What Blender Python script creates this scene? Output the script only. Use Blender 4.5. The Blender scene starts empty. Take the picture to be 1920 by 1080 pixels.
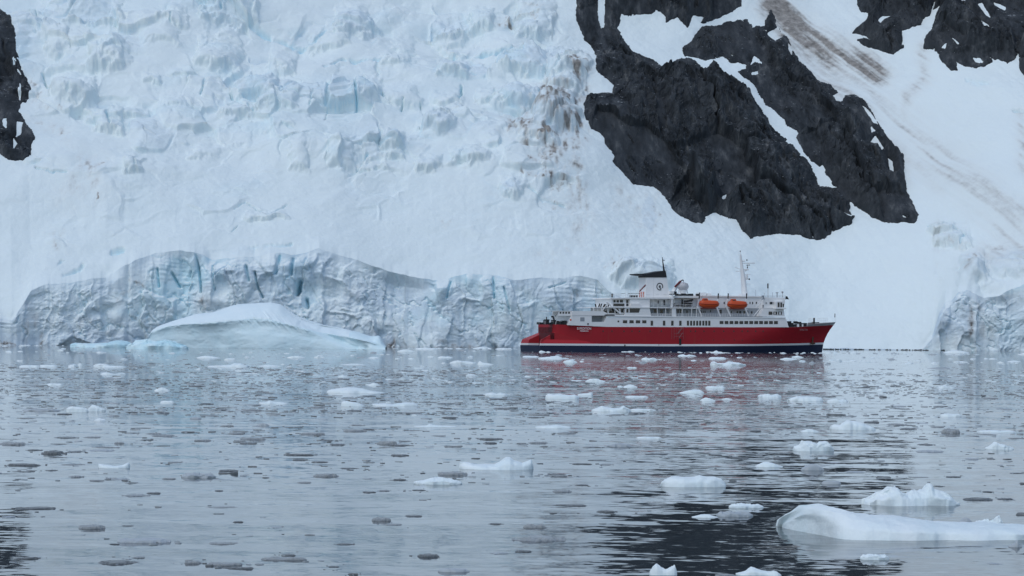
import bpy, bmesh, math, random
import numpy as np
from mathutils import Matrix, Vector
R = math.radians
scene = bpy.context.scene
COL = scene.collection
random.seed(7); rng = np.random.default_rng(11)

# ---------------------------------------------------------------- camera
F, CX, HY, CAM_H, ROLL = 4560.0, 960.0, 620.0, 6.6, R(0.42)   # focal length in photo pixels, horizon row, eye height, tilt
cam_d = bpy.data.cameras.new('camera'); cam = bpy.data.objects.new('camera', cam_d); COL.objects.link(cam)
cam_d.sensor_width = 36; cam_d.lens = 36 * F / 1920; cam_d.shift_y = (HY - 540) / 1920
cam_d.clip_start = 1; cam_d.clip_end = 20000
cam.matrix_world = Matrix.Translation((0, 0, CAM_H)) @ Matrix.Rotation(R(90), 4, 'X') @ Matrix.Rotation(ROLL, 4, 'Z')
scene.camera = cam

# ---------------------------------------------------------------- overcast daylight
SUN_EL, SUN_AZ = 58, 215          # elevation; azimuth clockwise from +Y (behind and left of the camera)
world = bpy.data.worlds.new('World'); scene.world = world; world.use_nodes = True
wn = world.node_tree.nodes; wl = world.node_tree.links
sky = wn.new('ShaderNodeTexSky'); sky.sky_type = 'NISHITA'; sky.sun_disc = False
sky.sun_elevation = R(SUN_EL); sky.sun_rotation = R(SUN_AZ)
sky.air_density = 1.0; sky.dust_density = 1.0; sky.ozone_density = 0.4
wn['Background'].inputs['Strength'].default_value = 0.15
wl.new(sky.outputs[0], wn['Background'].inputs['Color'])
sun_d = bpy.data.lights.new('sun', 'SUN'); sun_d.energy = 0.7; sun_d.angle = R(50); sun_d.color = (1.0, 0.99, 0.9)
sun = bpy.data.objects.new('sun', sun_d); COL.objects.link(sun)
az, el = R(SUN_AZ), R(SUN_EL)
sd = Vector((math.sin(az) * math.cos(el), math.cos(az) * math.cos(el), math.sin(el)))
sun.rotation_euler = sd.to_track_quat('Z', 'Y').to_euler()
scene.view_settings.view_transform = 'Standard'; scene.view_settings.look = 'None'
scene.view_settings.gamma = 1; scene.view_settings.use_curve_mapping = False
scene.view_settings.exposure = 0.03

# ---------------------------------------------------------------- helpers
def tag(o, label=None, cat=None, group=None, kind=None):
    for k, v in (('label', label), ('category', cat), ('group', group), ('kind', kind)):
        if v: o[k] = v
    return o
def link(name, me, mat=None, parent=None):
    o = bpy.data.objects.new(name, me); COL.objects.link(o)
    if mat is not None:
        for m in (mat if isinstance(mat, (list, tuple)) else [mat]): me.materials.append(m)
    if parent is not None: o.parent = parent
    return o
def mesh_np(name, V, Fq, smooth=True):
    """mesh from numpy vertices and an (n,3) or (n,4) face array"""
    me = bpy.data.meshes.new(name)
    V = np.asarray(V, np.float32); Fq = np.asarray(Fq, np.int32); k = Fq.shape[1]
    me.vertices.add(len(V)); me.vertices.foreach_set('co', V.ravel())
    me.loops.add(Fq.size); me.loops.foreach_set('vertex_index', Fq.ravel())
    me.polygons.add(len(Fq)); me.polygons.foreach_set('loop_start', np.arange(0, Fq.size, k, dtype=np.int32))
    me.update(calc_edges=True)
    me.polygons.foreach_set('use_smooth', np.full(len(Fq), smooth)); me.update()
    return me
def vec_attr(me, name, A):
    a = me.attributes.new(name, 'FLOAT_COLOR', 'POINT')
    a.data.foreach_set('color', np.concatenate([A, np.ones((len(A), 1))], 1).astype(np.float32).ravel())
def grid_faces(nr, nc):
    i = np.arange(nr - 1)[:, None] * nc + np.arange(nc - 1)[None, :]
    return np.stack([i, i + 1, i + nc + 1, i + nc], -1).reshape(-1, 4)
c_r, s_r = math.cos(ROLL), math.sin(ROLL)
def ray(px, py):
    """photo pixel -> slopes (x/depth, z/depth) of the line of sight"""
    dx, dy = np.asarray(px, float) - CX, np.asarray(py, float) - HY
    return (dx * c_r + dy * s_r) / F, -(-dx * s_r + dy * c_r) / F
def on_water(px, py):
    a, t = ray(px, py); d = CAM_H / -t
    return a * d, d
# --- noise
_T = rng.random((64, 65536)).astype(np.float32)
def _h(ix, iy, s):
    return _T[(s * 7) % 64].take(((iy & 255) << 8) | (ix & 255))
def vn(x, y, s=0):
    x, y = np.asarray(x, np.float32), np.asarray(y, np.float32)
    ix, iy = np.floor(x), np.floor(y); fx, fy = x - ix, y - iy; ix = ix.astype(np.int32); iy = iy.astype(np.int32)
    ux, uy = fx * fx * fx * (fx * (fx * 6 - 15) + 10), fy * fy * fy * (fy * (fy * 6 - 15) + 10)
    a, b, c, d = _h(ix, iy, s), _h(ix + 1, iy, s), _h(ix, iy + 1, s), _h(ix + 1, iy + 1, s)
    return (a + (b - a) * ux + (c - a) * uy + (a - b - c + d) * ux * uy) * 2 - 1
def fbm(x, y, o=5, s=0, g=0.5):
    r, a, t = 0, 1, 0
    ca, sa = math.cos(0.6), math.sin(0.6)
    for k in range(o):
        r = r + a * vn(x, y, s + k * 17); t += a; a *= g
        x, y = (x * ca - y * sa) * 2.03 + 7.1, (x * sa + y * ca) * 2.03 + 3.7
    return r / t
def ridged(x, y, o=5, s=0, g=0.5):
    r, a, t = 0, 1, 0
    ca, sa = math.cos(0.8), math.sin(0.8)
    for k in range(o):
        r = r + a * (1 - 2 * np.abs(vn(x, y, s + k * 17))); t += a; a *= g
        x, y = (x * ca - y * sa) * 2.07 + 5.1, (x * sa + y * ca) * 2.07 + 1.7
    return r / t
def cells(x, y, s=0):
    """broken blocks: for every point the nearest seed's random height and tilt, and the gap to the next seed"""
    x, y = np.asarray(x, np.float32), np.asarray(y, np.float32)
    ix, iy = np.floor(x).astype(np.int32), np.floor(y).astype(np.int32)
    f1 = np.full(x.shape, 9.0, np.float32); f2 = np.full(x.shape, 9.0, np.float32); hgt = np.zeros(x.shape, np.float32); rnd = np.zeros(x.shape, np.float32)
    for dx in (-1, 0, 1):
        for dy in (-1, 0, 1):
            cx_, cy_ = ix + dx, iy + dy
            qx, qy = cx_ + 0.1 + 0.8 * _h(cx_, cy_, s), cy_ + 0.1 + 0.8 * _h(cx_, cy_, s + 1)
            d = np.hypot(x - qx, y - qy)
            hh = _h(cx_, cy_, s + 2) * 2 - 1 + (x - qx) * (_h(cx_, cy_, s + 3) * 2 - 1) * 1.4 + (y - qy) * (_h(cx_, cy_, s + 4) * 2 - 1) * 1.4
            n = d < f1
            f2 = np.where(n, f1, np.minimum(f2, d)); hgt = np.where(n, hh, hgt); rnd = np.where(n, _h(cx_, cy_, s + 5), rnd)
            f1 = np.where(n, d, f1)
    return hgt, f2 - f1, rnd
def sstep(a, b, x):
    t = np.clip((x - a) / (b - a), 0, 1); return t * t * (3 - 2 * t)
def blob(PX, PY, cx, cy, rx, ry, ang=0):
    c, s = math.cos(R(ang)), math.sin(R(ang))
    dx, dy = PX - cx, PY - cy
    return np.exp(-(((dx * c + dy * s) / rx) ** 2 + ((-dx * s + dy * c) / ry) ** 2))
def stroke_d(PX, PY, pts, reach):
    D = np.full(PX.shape, 1e3)
    xs, ys = [p[0] for p in pts], [p[1] for p in pts]
    m = (PX > min(xs) - reach) & (PX < max(xs) + reach) & (PY > min(ys) - reach) & (PY < max(ys) + reach)
    if not m.any(): return D
    x, y = PX[m], PY[m]; d = np.full(x.shape, 1e3)
    for (x0, y0), (x1, y1) in zip(pts[:-1], pts[1:]):
        ex, ey = x1 - x0, y1 - y0; t = np.clip(((x - x0) * ex + (y - y0) * ey) / (ex * ex + ey * ey + 1e-9), 0, 1)
        d = np.minimum(d, np.hypot(x - x0 - t * ex, y - y0 - t * ey))
    D[m] = d; return D
def stroke(PX, PY, pts, w):
    return np.exp(-(stroke_d(PX, PY, pts, 3 * w) / w) ** 2)
def poly_sd(PX, PY, pts, reach=80):
    """signed distance to a closed outline, positive inside"""
    D = np.full(PX.shape, -float(reach))
    xs, ys = [p[0] for p in pts], [p[1] for p in pts]
    m = (PX > min(xs) - reach) & (PX < max(xs) + reach) & (PY > min(ys) - reach) & (PY < max(ys) + reach)
    x, y = PX[m], PY[m]; d = np.full(x.shape, 1e3); ins = np.zeros(x.shape, bool)
    for (x0, y0), (x1, y1) in zip(pts, pts[1:] + pts[:1]):
        ex, ey = x1 - x0, y1 - y0; t = np.clip(((x - x0) * ex + (y - y0) * ey) / (ex * ex + ey * ey + 1e-9), 0, 1)
        d = np.minimum(d, np.hypot(x - x0 - t * ex, y - y0 - t * ey))
        if y0 != y1:
            c = (y0 > y) != (y1 > y); ins ^= c & (x < ex * (y - y0) / ey + x0)
    D[m] = np.where(ins, d, -d); return D

# ---------------------------------------------------------------- materials
def new_mat(name):
    m = bpy.data.materials.new(name); m.use_nodes = True
    nt = m.node_tree; b = nt.nodes['Principled BSDF']
    return m, nt, nt.nodes, nt.links, b
def nnode(nt, typ, **kw):
    n = nt.nodes.new(typ)
    for k, v in kw.items():
        if k in n.inputs: n.inputs[k].default_value = v
        else: setattr(n, k, v)
    return n
def coords(nt, scale=(1, 1, 1), kind='Object'):
    tc = nt.nodes.new('ShaderNodeTexCoord'); mp = nt.nodes.new('ShaderNodeMapping'); mp.inputs['Scale'].default_value = scale
    nt.links.new(tc.outputs[kind], mp.inputs[0]); return mp.outputs[0]
def noise(nt, vec, scale, detail=4, rough=0.55, out='Fac'):
    n = nt.nodes.new('ShaderNodeTexNoise'); n.inputs['Scale'].default_value = scale; n.inputs['Detail'].default_value = detail
    n.inputs['Roughness'].default_value = rough; nt.links.new(vec, n.inputs['Vector']); return n.outputs[out]
def ramp(nt, fac, stops):
    n = nt.nodes.new('ShaderNodeValToRGB'); e = n.color_ramp.elements
    while len(e) < len(stops): e.new(0.5)
    for q, (p, c) in zip(e, stops):
        q.position = p; q.color = (c if len(c) == 4 else (*c, 1)) if isinstance(c, tuple) else (c, c, c, 1)
    nt.links.new(fac, n.inputs[0]); return n.outputs[0]
def mixc(nt, fac, a, b, mode='MIX'):
    n = nt.nodes.new('ShaderNodeMix'); n.data_type = 'RGBA'; n.blend_type = mode
    for s, v in ((n.inputs[0], fac), (n.inputs[6], a), (n.inputs[7], b)):
        if isinstance(v, (int, float)): s.default_value = v
        elif isinstance(v, tuple): s.default_value = (*v, 1) if len(v) == 3 else v
        else: nt.links.new(v, s)
    return n.outputs[2]
def mth(nt, op, a, b=0.0):
    n = nt.nodes.new('ShaderNodeMath'); n.operation = op
    for s, v in ((n.inputs[0], a), (n.inputs[1], b)):
        if isinstance(v, (int, float)): s.default_value = v
        else: nt.links.new(v, s)
    return n.outputs[0]
def bump(nt, h, strength, dist, b):
    n = nt.nodes.new('ShaderNodeBump'); n.inputs['Strength'].default_value = strength; n.inputs['Distance'].default_value = dist
    nt.links.new(h, n.inputs['Height']); nt.links.new(n.outputs[0], b.inputs['Normal'])

def glacier_mat(name, base, grey, blue, dirt, bstr, bdist, bscale, ledge=False):
    m, nt, N, L, b = new_mat(name)
    at = N.new('ShaderNodeAttribute'); at.attribute_name = 'tint'
    sep = N.new('ShaderNodeSeparateColor'); L.new(at.outputs['Color'], sep.inputs[0])
    v = coords(nt)
    n1 = noise(nt, v, 0.35, 8, 0.62); n2 = noise(nt, v, 0.05, 4)
    k = ramp(nt, n1, [(0.3, 0.0), (0.7, 1.0)])
    def masked(ch, lo):   # patchy edge: attribute against noise
        s = mth(nt, 'ADD', sep.outputs[ch], mth(nt, 'MULTIPLY', mth(nt, 'SUBTRACT', n1, 0.5), 0.9))
        return mth(nt, 'MULTIPLY', ramp(nt, s, [(0.2, 0.0), (lo, 1.0)]), ramp(nt, sep.outputs[ch], [(0.15, 0.0), (0.8, 1.0)]))
    c = mixc(nt, n2, base, tuple(x * 0.95 for x in base))
    g = mixc(nt, k, grey, tuple(min(1, x * 1.22) for x in grey))
    c = mixc(nt, sep.outputs[2], c, g)
    c = mixc(nt, sep.outputs[1], c, blue)
    c = mixc(nt, mth(nt, 'MULTIPLY', sep.outputs[0], 0.62), c, (0.60, 0.57, 0.53))
    c = mixc(nt, masked(0, 0.75), c, mixc(nt, k, dirt, tuple(x * 0.35 for x in dirt)))
    if ledge:      # fresh snow lying on the ledges of the ice face
        ge = N.new('ShaderNodeNewGeometry'); sp = N.new('ShaderNodeSeparateXYZ'); L.new(ge.outputs['Normal'], sp.inputs[0])
        led = mth(nt, 'ADD', sp.outputs[2], mth(nt, 'MULTIPLY', mth(nt, 'SUBTRACT', n1, 0.5), 0.6))
        c = mixc(nt, ramp(nt, led, [(0.45, 0.0), (0.72, 0.9)]), c, (0.79, 0.875, 0.89))
    L.new(c, b.inputs['Base Color']); b.inputs['Roughness'].default_value = 0.75; b.inputs['Specular IOR Level'].default_value = 0.2
    bump(nt, noise(nt, v, bscale, 8, 0.65), bstr, bdist, b)
    return m
M_SNOW = glacier_mat('snow', (0.775, 0.87, 0.885), (0.60, 0.695, 0.74), (0.47, 0.745, 0.86), (0.40, 0.385, 0.36), 0.35, 0.8, 0.5)
M_CLIFF = glacier_mat('cliff_ice', (0.79, 0.895, 0.925), (0.555, 0.655, 0.725), (0.44, 0.74, 0.85), (0.27, 0.25, 0.235), 0.5, 0.7, 0.8, True)
def rock_mat():
    m, nt, N, L, b = new_mat('dark_rock'); v = coords(nt); v2 = coords(nt, (1.3, 0.5, 0.4))
    n1 = noise(nt, v2, 0.16, 10, 0.68); n2 = noise(nt, v, 0.03, 3)
    c = ramp(nt, n1, [(0.34, (0.010, 0.0125, 0.0145)), (0.47, (0.028, 0.034, 0.040)), (0.58, (0.054, 0.062, 0.070)), (0.70, (0.15, 0.157, 0.16))])
    c = mixc(nt, ramp(nt, n2, [(0.4, 0.0), (0.65, 0.55)]), c, (0.045, 0.051, 0.057))
    ge = N.new('ShaderNodeNewGeometry'); sp = N.new('ShaderNodeSeparateXYZ'); L.new(ge.outputs['True Normal'], sp.inputs[0])
    led = mth(nt, 'ADD', sp.outputs[2], mth(nt, 'MULTIPLY', mth(nt, 'SUBTRACT', noise(nt, v, 0.5, 6, 0.65), 0.5), 0.5))
    c = mixc(nt, ramp(nt, led, [(0.965, 0.0), (1.0, 0.75)]), c, (0.55, 0.60, 0.62))
    L.new(c, b.inputs['Base Color']); b.inputs['Roughness'].default_value = 0.85; b.inputs['Specular IOR Level'].default_value = 0.2
    bump(nt, n1, 0.7, 1.6, b)
    return m
M_ROCK = rock_mat()
# ---------------------------------------------------------------- the glacier, the snow slope and the rock
px = np.concatenate([np.arange(-900, -18, 14), np.arange(-18, 1938, 1.5), np.arange(1938, 2830, 14)])
NCOL = len(px)
shore = np.interp(px, [-900, 0, 300, 700, 960, 1300, 1500, 1750, 1920, 2800], [866, 875, 905, 925, 935, 955, 968, 958, 955, 960])
shore = shore + 2.2 * fbm(px / 40, px * 0, 4, 5)
_, t_sh = None, None
CLIFF = [(-900, 560), (-300, 575), (0, 594), (22, 600), (40, 575), (58, 545), (85, 533), (130, 528), (200, 518), (225, 502), (255, 486), (290, 473), (330, 469), (365, 471), (398, 483), (440, 480),
         (480, 479), (512, 473), (545, 476), (575, 470), (597, 466), (640, 477), (690, 492), (730, 507), (770, 519), (810, 524), (840, 519), (875, 511), (915, 513), (960, 519), (1000, 520), (1045, 517),
         (1090, 517), (1120, 522), (1142, 542), (1165, 556), (1250, 562), (1350, 553), (1400, 557), (1440, 585), (1470, 640), (1480, 651.5), (1730, 654), (1748, 630), (1760, 590), (1772, 566), (1785, 561), (1797, 546), (1812, 543), (1845, 558), (1873, 553), (1898, 538), (1925, 524), (2000, 510), (2800, 505)]
ytop = np.interp(px, [p[0] for p in CLIFF], [p[1] for p in CLIFF]) + 2.2 * fbm(px / 22, px * 0, 5, 9) + 3.5 * np.abs(fbm(px / 70, px * 0, 3, 10)) * 2
# shoreline row of each column
a0, _ = ray(px, np.full(NCOL, 652.0))
ysh = HY + (px - CX) * math.tan(ROLL) + F * CAM_H / shore
ytop = np.minimum(ytop, ysh - 2.0)
def depth_of(px2, py2, D0, Z0, g):
    _, t = ray(px2, py2); return (Z0 - g * D0 - CAM_H) / (t - g)
_, t_top = ray(px, ytop)
LEAN = 0.22
Dtop = (shore + LEAN * CAM_H) / (1 - LEAN * t_top); Ztop = CAM_H + t_top * Dtop
ker = np.exp(-(np.arange(-200, 201) / 85.0) ** 2); ker /= ker.sum()
sm = lambda a: np.convolve(np.pad(a, 200, mode='edge'), ker, mode='valid')
Ds, Zs = sm(Dtop), sm(Ztop)
G = 0.74

# --- cliff sheet (shore to cliff top)
NK = 110
w = np.linspace(0, 1, NK)[:, None]
PXc = np.repeat(px[None, :], NK, 0); PYc = (ysh + 3)[None, :] * (1 - w) + ytop[None, :] * w
ac, tc_ = ray(PXc, PYc)
Yc = (shore[None, :] + LEAN * CAM_H) / (1 - LEAN * tc_)
Xc, Zc = ac * Yc, CAM_H + tc_ * Yc
Hc = np.clip((ysh - ytop)[None, :] / 60, 0, 1)
ed = np.minimum(1, (1 - w) * 7)              # relief dies out at the brow so the snow joins it
wx, wy = Xc + 2.5 * fbm(Xc / 9, Zc / 9, 3, 31), Zc + 2.5 * fbm(Xc / 9, Zc / 9, 3, 37)
h1, gap, rn = cells(wx / 9, wy / 15, 41); h2, gap2, rn2 = cells(wx / 3.2, wy / 3.2, 47)
upper = sstep(0.55, 0.75, w) * np.ones_like(Xc)
bands = np.sin(Zc * 3.6 + 14 * fbm(Xc / 40, Zc / 14, 4, 53))
rg = 0.12 + 1.1 * sstep(-.15, .4, fbm(Xc / 20, Zc / 14, 3, 63)); col, cgap, _ = cells(wx / 8, wy / 45, 55)
rel = 3.4 * fbm(Xc / 22, Zc / 26, 3, 61) + (h1 * 1.5 * sstep(0, .1, gap)) * rg + col * 1.6 * sstep(0, .06, cgap) * (1.2 - rg) + h2 * (0.45 - 0.3 * upper) * rg * sstep(-.1, .3, fbm(Xc / 12, Zc / 10, 2, 64)) + (0.4 + 1.1 * rg) * fbm((wx + .6 * wy) / 9, (wy - .4 * wx) / 6, 8, 65, 0.66) + 0.35 * rg * np.abs(fbm(wx / 2.5, wy / 1.8, 4, 67, .65)) + 0.12 * upper * bands * sstep(-.1, .4, fbm(Xc / 30, Zc / 20, 2, 69))
crack = np.zeros_like(Xc)
for pts, wd, dp in [([(367, 478), (372, 500), (376, 530), (377, 548)], 2.0, 3.5), ([(296, 505), (300, 540)], 1.6, 2.5), ([(322, 512), (336, 537)], 2.2, 3), ([(400, 500), (403, 545)], 1.3, 2),
                    ([(479, 512), (484, 540), (493, 558)], 1.6, 4), ([(462, 500), (468, 528)], 2.2, 3), ([(550, 486), (546, 515)], 2.5, 4), ([(563, 528), (557, 550)], 4, 6), ([(574, 560), (577, 578)], 3, 4),
                    ([(525, 480), (518, 515)], 2.5, 3), ([(925, 520), (927, 560)], 1.8, 2.5), ([(945, 540), (955, 580)], 1.6, 2), ([(845, 530), (838, 560)], 1.8, 2.5), ([(1030, 540), (1060, 530)], 1.5, 2)]:
    s_ = stroke(PXc, PYc, pts, wd); crack = np.maximum(crack, s_); rel = rel - s_ * dp
alcove = blob(PXc, PYc, 355, 510, 22, 40) * 3 + blob(PXc, PYc, 575, 545, 35, 40) * 3
knob = blob(PXc, PYc, 395, 540, 16, 50) * 4 + blob(PXc, PYc, 830, 545, 16, 18) * 3 + blob(PXc, PYc, 610, 500, 60, 40) * 2 + blob(PXc, PYc, 640, 600, 50, 40) * 4 + blob(PXc, PYc, 1765, 590, 22, 45) * 3
fr = np.abs(fbm((Xc + .45 * Zc) / 17, Zc / 26, 5, 81, .6)); fr2 = np.abs(fbm(Xc / 8, (Zc - .5 * Xc) / 7, 4, 83, .6))
frac = np.exp(-(fr / .016) ** 2) + .4 * np.exp(-(fr2 / .012) ** 2) * (fbm(Xc / 15, Zc / 15, 2, 85) > 0)
rel = rel - 0.7 * np.clip(frac, 0, 1)
rel = (rel + knob - alcove) * Hc * ed
Yc2 = Yc - rel; Xc2 = Xc
Zc2 = np.minimum(Zc + 0.12 * rel, Ztop[None, :] + 0.3) - 0.4 * (1 - ed) * 0
# tint: dirt, blue, grey
dirt = np.zeros_like(Xc); DX = PXc + 16 * fbm(Xc / 7, Zc / 7, 5, 76, .65); DY = PYc + 16 * fbm(Xc / 7, Zc / 7, 5, 77, .65)
for cx_, cy_, rx_, ry_, an, s_ in [(50, 610, 14, 34, 20, .8), (75, 630, 12, 14, 60, .8), (165, 615, 22, 14, 50, .9), (190, 625, 30, 8, 0, .5), (255, 535, 24, 7, 30, .8), (230, 553, 10, 6, 0, .8), (222, 565, 10, 6, 60, .6), (384, 565, 18, 14, 70, .9),
                               (10, 646, 30, 4, 0, 1), (75, 647, 12, 6, 0, 1), (130, 645, 20, 6, 0, .7), (735, 645, 14, 14, 50, 1.1), (705, 625, 20, 8, 10, .7), (850, 645, 40, 5, 0, .8), (885, 648, 30, 4, 0, .7), (1078, 555, 8, 18, 20, .8), (1122, 545, 8, 4, 0, .8),  # cave by the iceberg tip: its darkness painted in as a tint blob
                               (655, 555, 40, 12, -25, .45), (650, 590, 30, 25, 0, .35), (720, 610, 40, 14, 20, .45), (625, 580, 20, 26, 0, .4), (1822, 610, 9, 40, 8, 1.1), (1850, 625, 24, 24, 0, .6), (1835, 580, 12, 12, 0, .6), (1800, 640, 40, 10, 0, .5), (110, 605, 60, 20, 10, .3), (45, 565, 12, 12, 0, .5)]:
    dirt = np.maximum(dirt, .8 * s_ * blob(DX, DY, cx_, cy_, rx_, ry_, an) * np.clip(.62 + 1.1 * fbm(Xc / 1.6, Zc / 3.5, 4, 78), 0.1, 1))
dirt = dirt + sstep(0.05, 0.0, (PYc * 0 + w)) * 0.5 * (fbm(Xc / 9, Zc * 0, 3, 71) > 0.05)
bluec = np.clip(crack * 0.9 + 0.5 * blob(PXc, PYc, 545, 510, 34, 36) + 0.35 * blob(PXc, PYc, 580, 570, 20, 30) + 0.35 * blob(PXc, PYc, 300, 560, 60, 22) + .3 * blob(PXc, PYc, 1890, 620, 40, 30) + .3 * blob(PXc, PYc, 350, 520, 30, 30), 0, 1) * (0.55 + 0.6 * fbm(Xc / 6, Zc / 6, 4, 73))
bluec = np.clip(bluec + 0.3 * np.clip(frac, 0, 1) + 0.34 * sstep(0.15, 0.6, fbm(Xc / 18, Zc / 15, 4, 75)), 0, 1)
greyc = np.clip(0.46 + 1.2 * fbm((Xc + .5 * Zc) / 16, Zc / 9, 6, 79, .6) + 0.15 * upper + 0.15 * (rn2 - 0.5) - 0.5 * blob(PXc, PYc, 610, 540, 50, 14) - .35 * blob(PXc, PYc, 330, 540, 60, 20), 0, 1)
keep = (Hc > 0.02)
Vc = np.stack([Xc2, Yc2, Zc2], -1).reshape(-1, 3)
Fc = grid_faces(NK, NCOL)
me = mesh_np('ice_cliff', Vc, Fc); vec_attr(me, 'tint', np.stack([np.clip(dirt, 0, 1), bluec, greyc], -1).reshape(-1, 3))
cliff = tag(link('ice_cliff', me, M_CLIFF), 'grey blue broken ice cliff where the glacier meets the water', kind='structure')

# --- snow slope (cliff top up and out of the picture)
q1 = np.linspace(0, 1, 400)[:, None] ** 1.0
q2 = (np.arange(1, 61) / 60.0)[:, None] ** 1.4
PY1 = ytop[None, :] * (1 - q1) + (-24.0) * q1
PY2 = -24 - 1450 * q2 + 0 * px[None, :]
PYs = np.concatenate([PY1, PY2], 0); NR = len(PYs); PXs = np.repeat(px[None, :], NR, 0)
a_s, t_s = ray(PXs, PYs)
Ys = (Zs - G * Ds - CAM_H)[None, :] / (t_s - G)
Ys_top = (Zs - G * Ds - CAM_H) / (t_top - G)
jump = Dtop - Ys_top; jump_s = sm(jump); dyt = ytop[None, :] - PYs
k2 = np.exp(-(np.arange(-60, 61) / 22.0) ** 2); k2 /= k2.sum(); jump_m = np.convolve(np.pad(jump, 60, mode='edge'), k2, mode='valid')
Ys = Ys + jump_s[None, :] * np.exp(-dyt / 130) + (jump_m - jump_s)[None, :] * np.exp(-(dyt / 70) ** 1.5) + (jump - jump_m)[None, :] * np.exp(-(dyt / 14) ** 2)
Xs, Zs2 = a_s * Ys, CAM_H + t_s * Ys
S = Zs2 * 1.35                                 # distance up the slope
brow = sstep(0, 26, ytop[None, :] - PYs); brow_l = sstep(0, 220, ytop[None, :] - PYs)
vis = sstep(-200, 20, PYs)                     # fine relief only where it can be seen
# the broken upper glacier
ice = np.zeros_like(Xs)
for cx_, cy_, rx_, ry_, s_ in [(150, 80, 90, 70, .8), (130, 190, 60, 40, .7), (200, 120, 40, 30, .6), (430, 20, 70, 30, .9), (540, 50, 60, 24, .7), (410, 105, 45, 28, .6), (500, 180, 95, 45, .9), (640, 190, 80, 40, 1), (700, 285, 50, 30, .7), (640, 300, 40, 28, .7),
                               (660, 35, 50, 24, .6), (840, 40, 40, 16, .7), (910, 25, 30, 20, .8), (990, 25, 50, 30, .9), (860, 125, 50, 24, .9), (990, 110, 70, 30, .9), (1000, 210, 70, 60, 1), (900, 230, 50, 30, .7), (880, 320, 50, 18, .7), (1010, 350, 60, 16, .7), (820, 255, 25, 14, .8), (800, 330, 40, 14, .5), (960, 375, 22, 12, .6), (300, 330, 30, 20, .2),
                               (420, 300, 60, 60, .15), (1210, 520, 48, 20, .9), (1780, 445, 32, 22, .9), (1825, 505, 26, 24, .9), (1900, 495, 40, 18, .8), (110, 458, 20, 10, .6), (500, 405, 40, 10, .3), (480, 470, 60, 8, .6), (690, 55, 40, 15, .4), (1010, 430, 120, 40, .15), (750, 120, 120, 20, .5), (900, 80, 60, 10, .5),
                               (40, 110, 26, 70, .9), (90, 330, 40, 12, .5)]:
    ice = np.maximum(ice, s_ * blob(PXs, PYs, cx_, cy_, rx_, ry_))
zone = sstep(500, 230, PYs) * sstep(1150, 950, PXs)
ice = np.clip(ice * (1 + 0.5 * fbm(Xs / 10, S / 10, 3, 101)) + zone * 0.6 * sstep(-0.15, 0.45, fbm(Xs / 28, S / 20, 4, 103)), 0, 1)
wx, wy = Xs + 6 * fbm(Xs / 16, S / 16, 3, 105), S + 6 * fbm(Xs / 16, S / 16, 3, 107)
h1, gp1, r1 = cells(wx / 19, wy / 15, 111); h2, gp2, r2 = cells(wx / 6, wy / 4.6, 117)
lump = 11 * fbm(Xs / 90, S / 90, 3, 121) + 3.0 * fbm(Xs / 30, S / 26, 3, 123) * (0.35 + 0.65 * zone)
soft = 0.55 * fbm(Xs / 9, S / 7, 4, 127) + 0.10 * fbm(Xs / 1.6, S / 1.3, 4, 131) * vis + 0.22 * sstep(0.1, 0.6, fbm(Xs / 35, S / 30, 2, 133)) * fbm(Xs / 2.2, S / 1.6, 3, 135)
rel = lump * brow_l + soft * brow + brow * vis * ice * (h1 * 3.6 * sstep(0, .10, gp1) + 0.7 * h2 * sstep(0, .12, gp2) - 1.6 * ridged(wx / 26, wy / 18, 4, 137, .45) + 0.3 * fbm(wx / 2.2, wy / 1.8, 4, 139, .6))
# rounded blocks of ice, steep on the downhill side
rs = np.random.default_rng(21)
DOMES = [(735, 282, 24, 18, 4), (820, 255, 30, 14, 4.5), (700, 300, 20, 18, 3), (740, 300, 22, 16, 3), (805, 328, 26, 12, 3), (880, 318, 40, 14, 3.5), (960, 372, 24, 14, 3), (660, 32, 34, 26, 5), (845, 40, 34, 16, 4.5), (430, 18, 50, 30, 6), (410, 105, 44, 26, 5), (180, 38, 54, 22, 4), (200, 122, 34, 26, 5), (205, 245, 30, 22, 5), (140, 180, 40, 26, 4), (480, 165, 44, 24, 5), (520, 200, 40, 30, 4), (440, 210, 30, 16, 3),
         (690, 180, 26, 24, 4), (760, 195, 30, 24, 3), (850, 125, 30, 22, 5), (980, 115, 44, 24, 6), (970, 195, 44, 20, 5), (1040, 225, 44, 46, 8), (1060, 160, 34, 24, 5), (1075, 120, 30, 26, 5), (1826, 512, 24, 30, 2.5), (1815, 540, 20, 14, 2), (1870, 545, 30, 14, 2), (1902, 500, 44, 22, 2.5), (1782, 452, 34, 14, 3), (1765, 432, 24, 8, 3), (1212, 525, 50, 22, 6), (1170, 515, 22, 16, 4), (1010, 270, 40, 30, 4), (255, 335, 18, 12, 3), (285, 155, 18, 10, 2), (530, 110, 26, 30, 4), (620, 60, 40, 20, 3), (110, 95, 24, 26, 4), (560, 310, 20, 24, 2.5), (640, 300, 26, 28, 3), (915, 190, 26, 14, 3), (1000, 30, 40, 26, 6), (905, 25, 22, 16, 4), (500, 406, 40, 8, 2), (330, 200, 30, 14, 1.5), (300, 70, 40, 24, 2)]
DOMES += [(rs.uniform(40, 1060), rs.uniform(-10, 330) , rs.uniform(16, 38), rs.uniform(9, 18), rs.uniform(1, 3)) for _ in range(24)]
dx_, dy_ = PXs + 14 * fbm(Xs / 6, S / 6, 4, 183, .6), PYs + 12 * fbm(Xs / 6, S / 6, 4, 187, .6)
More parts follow.
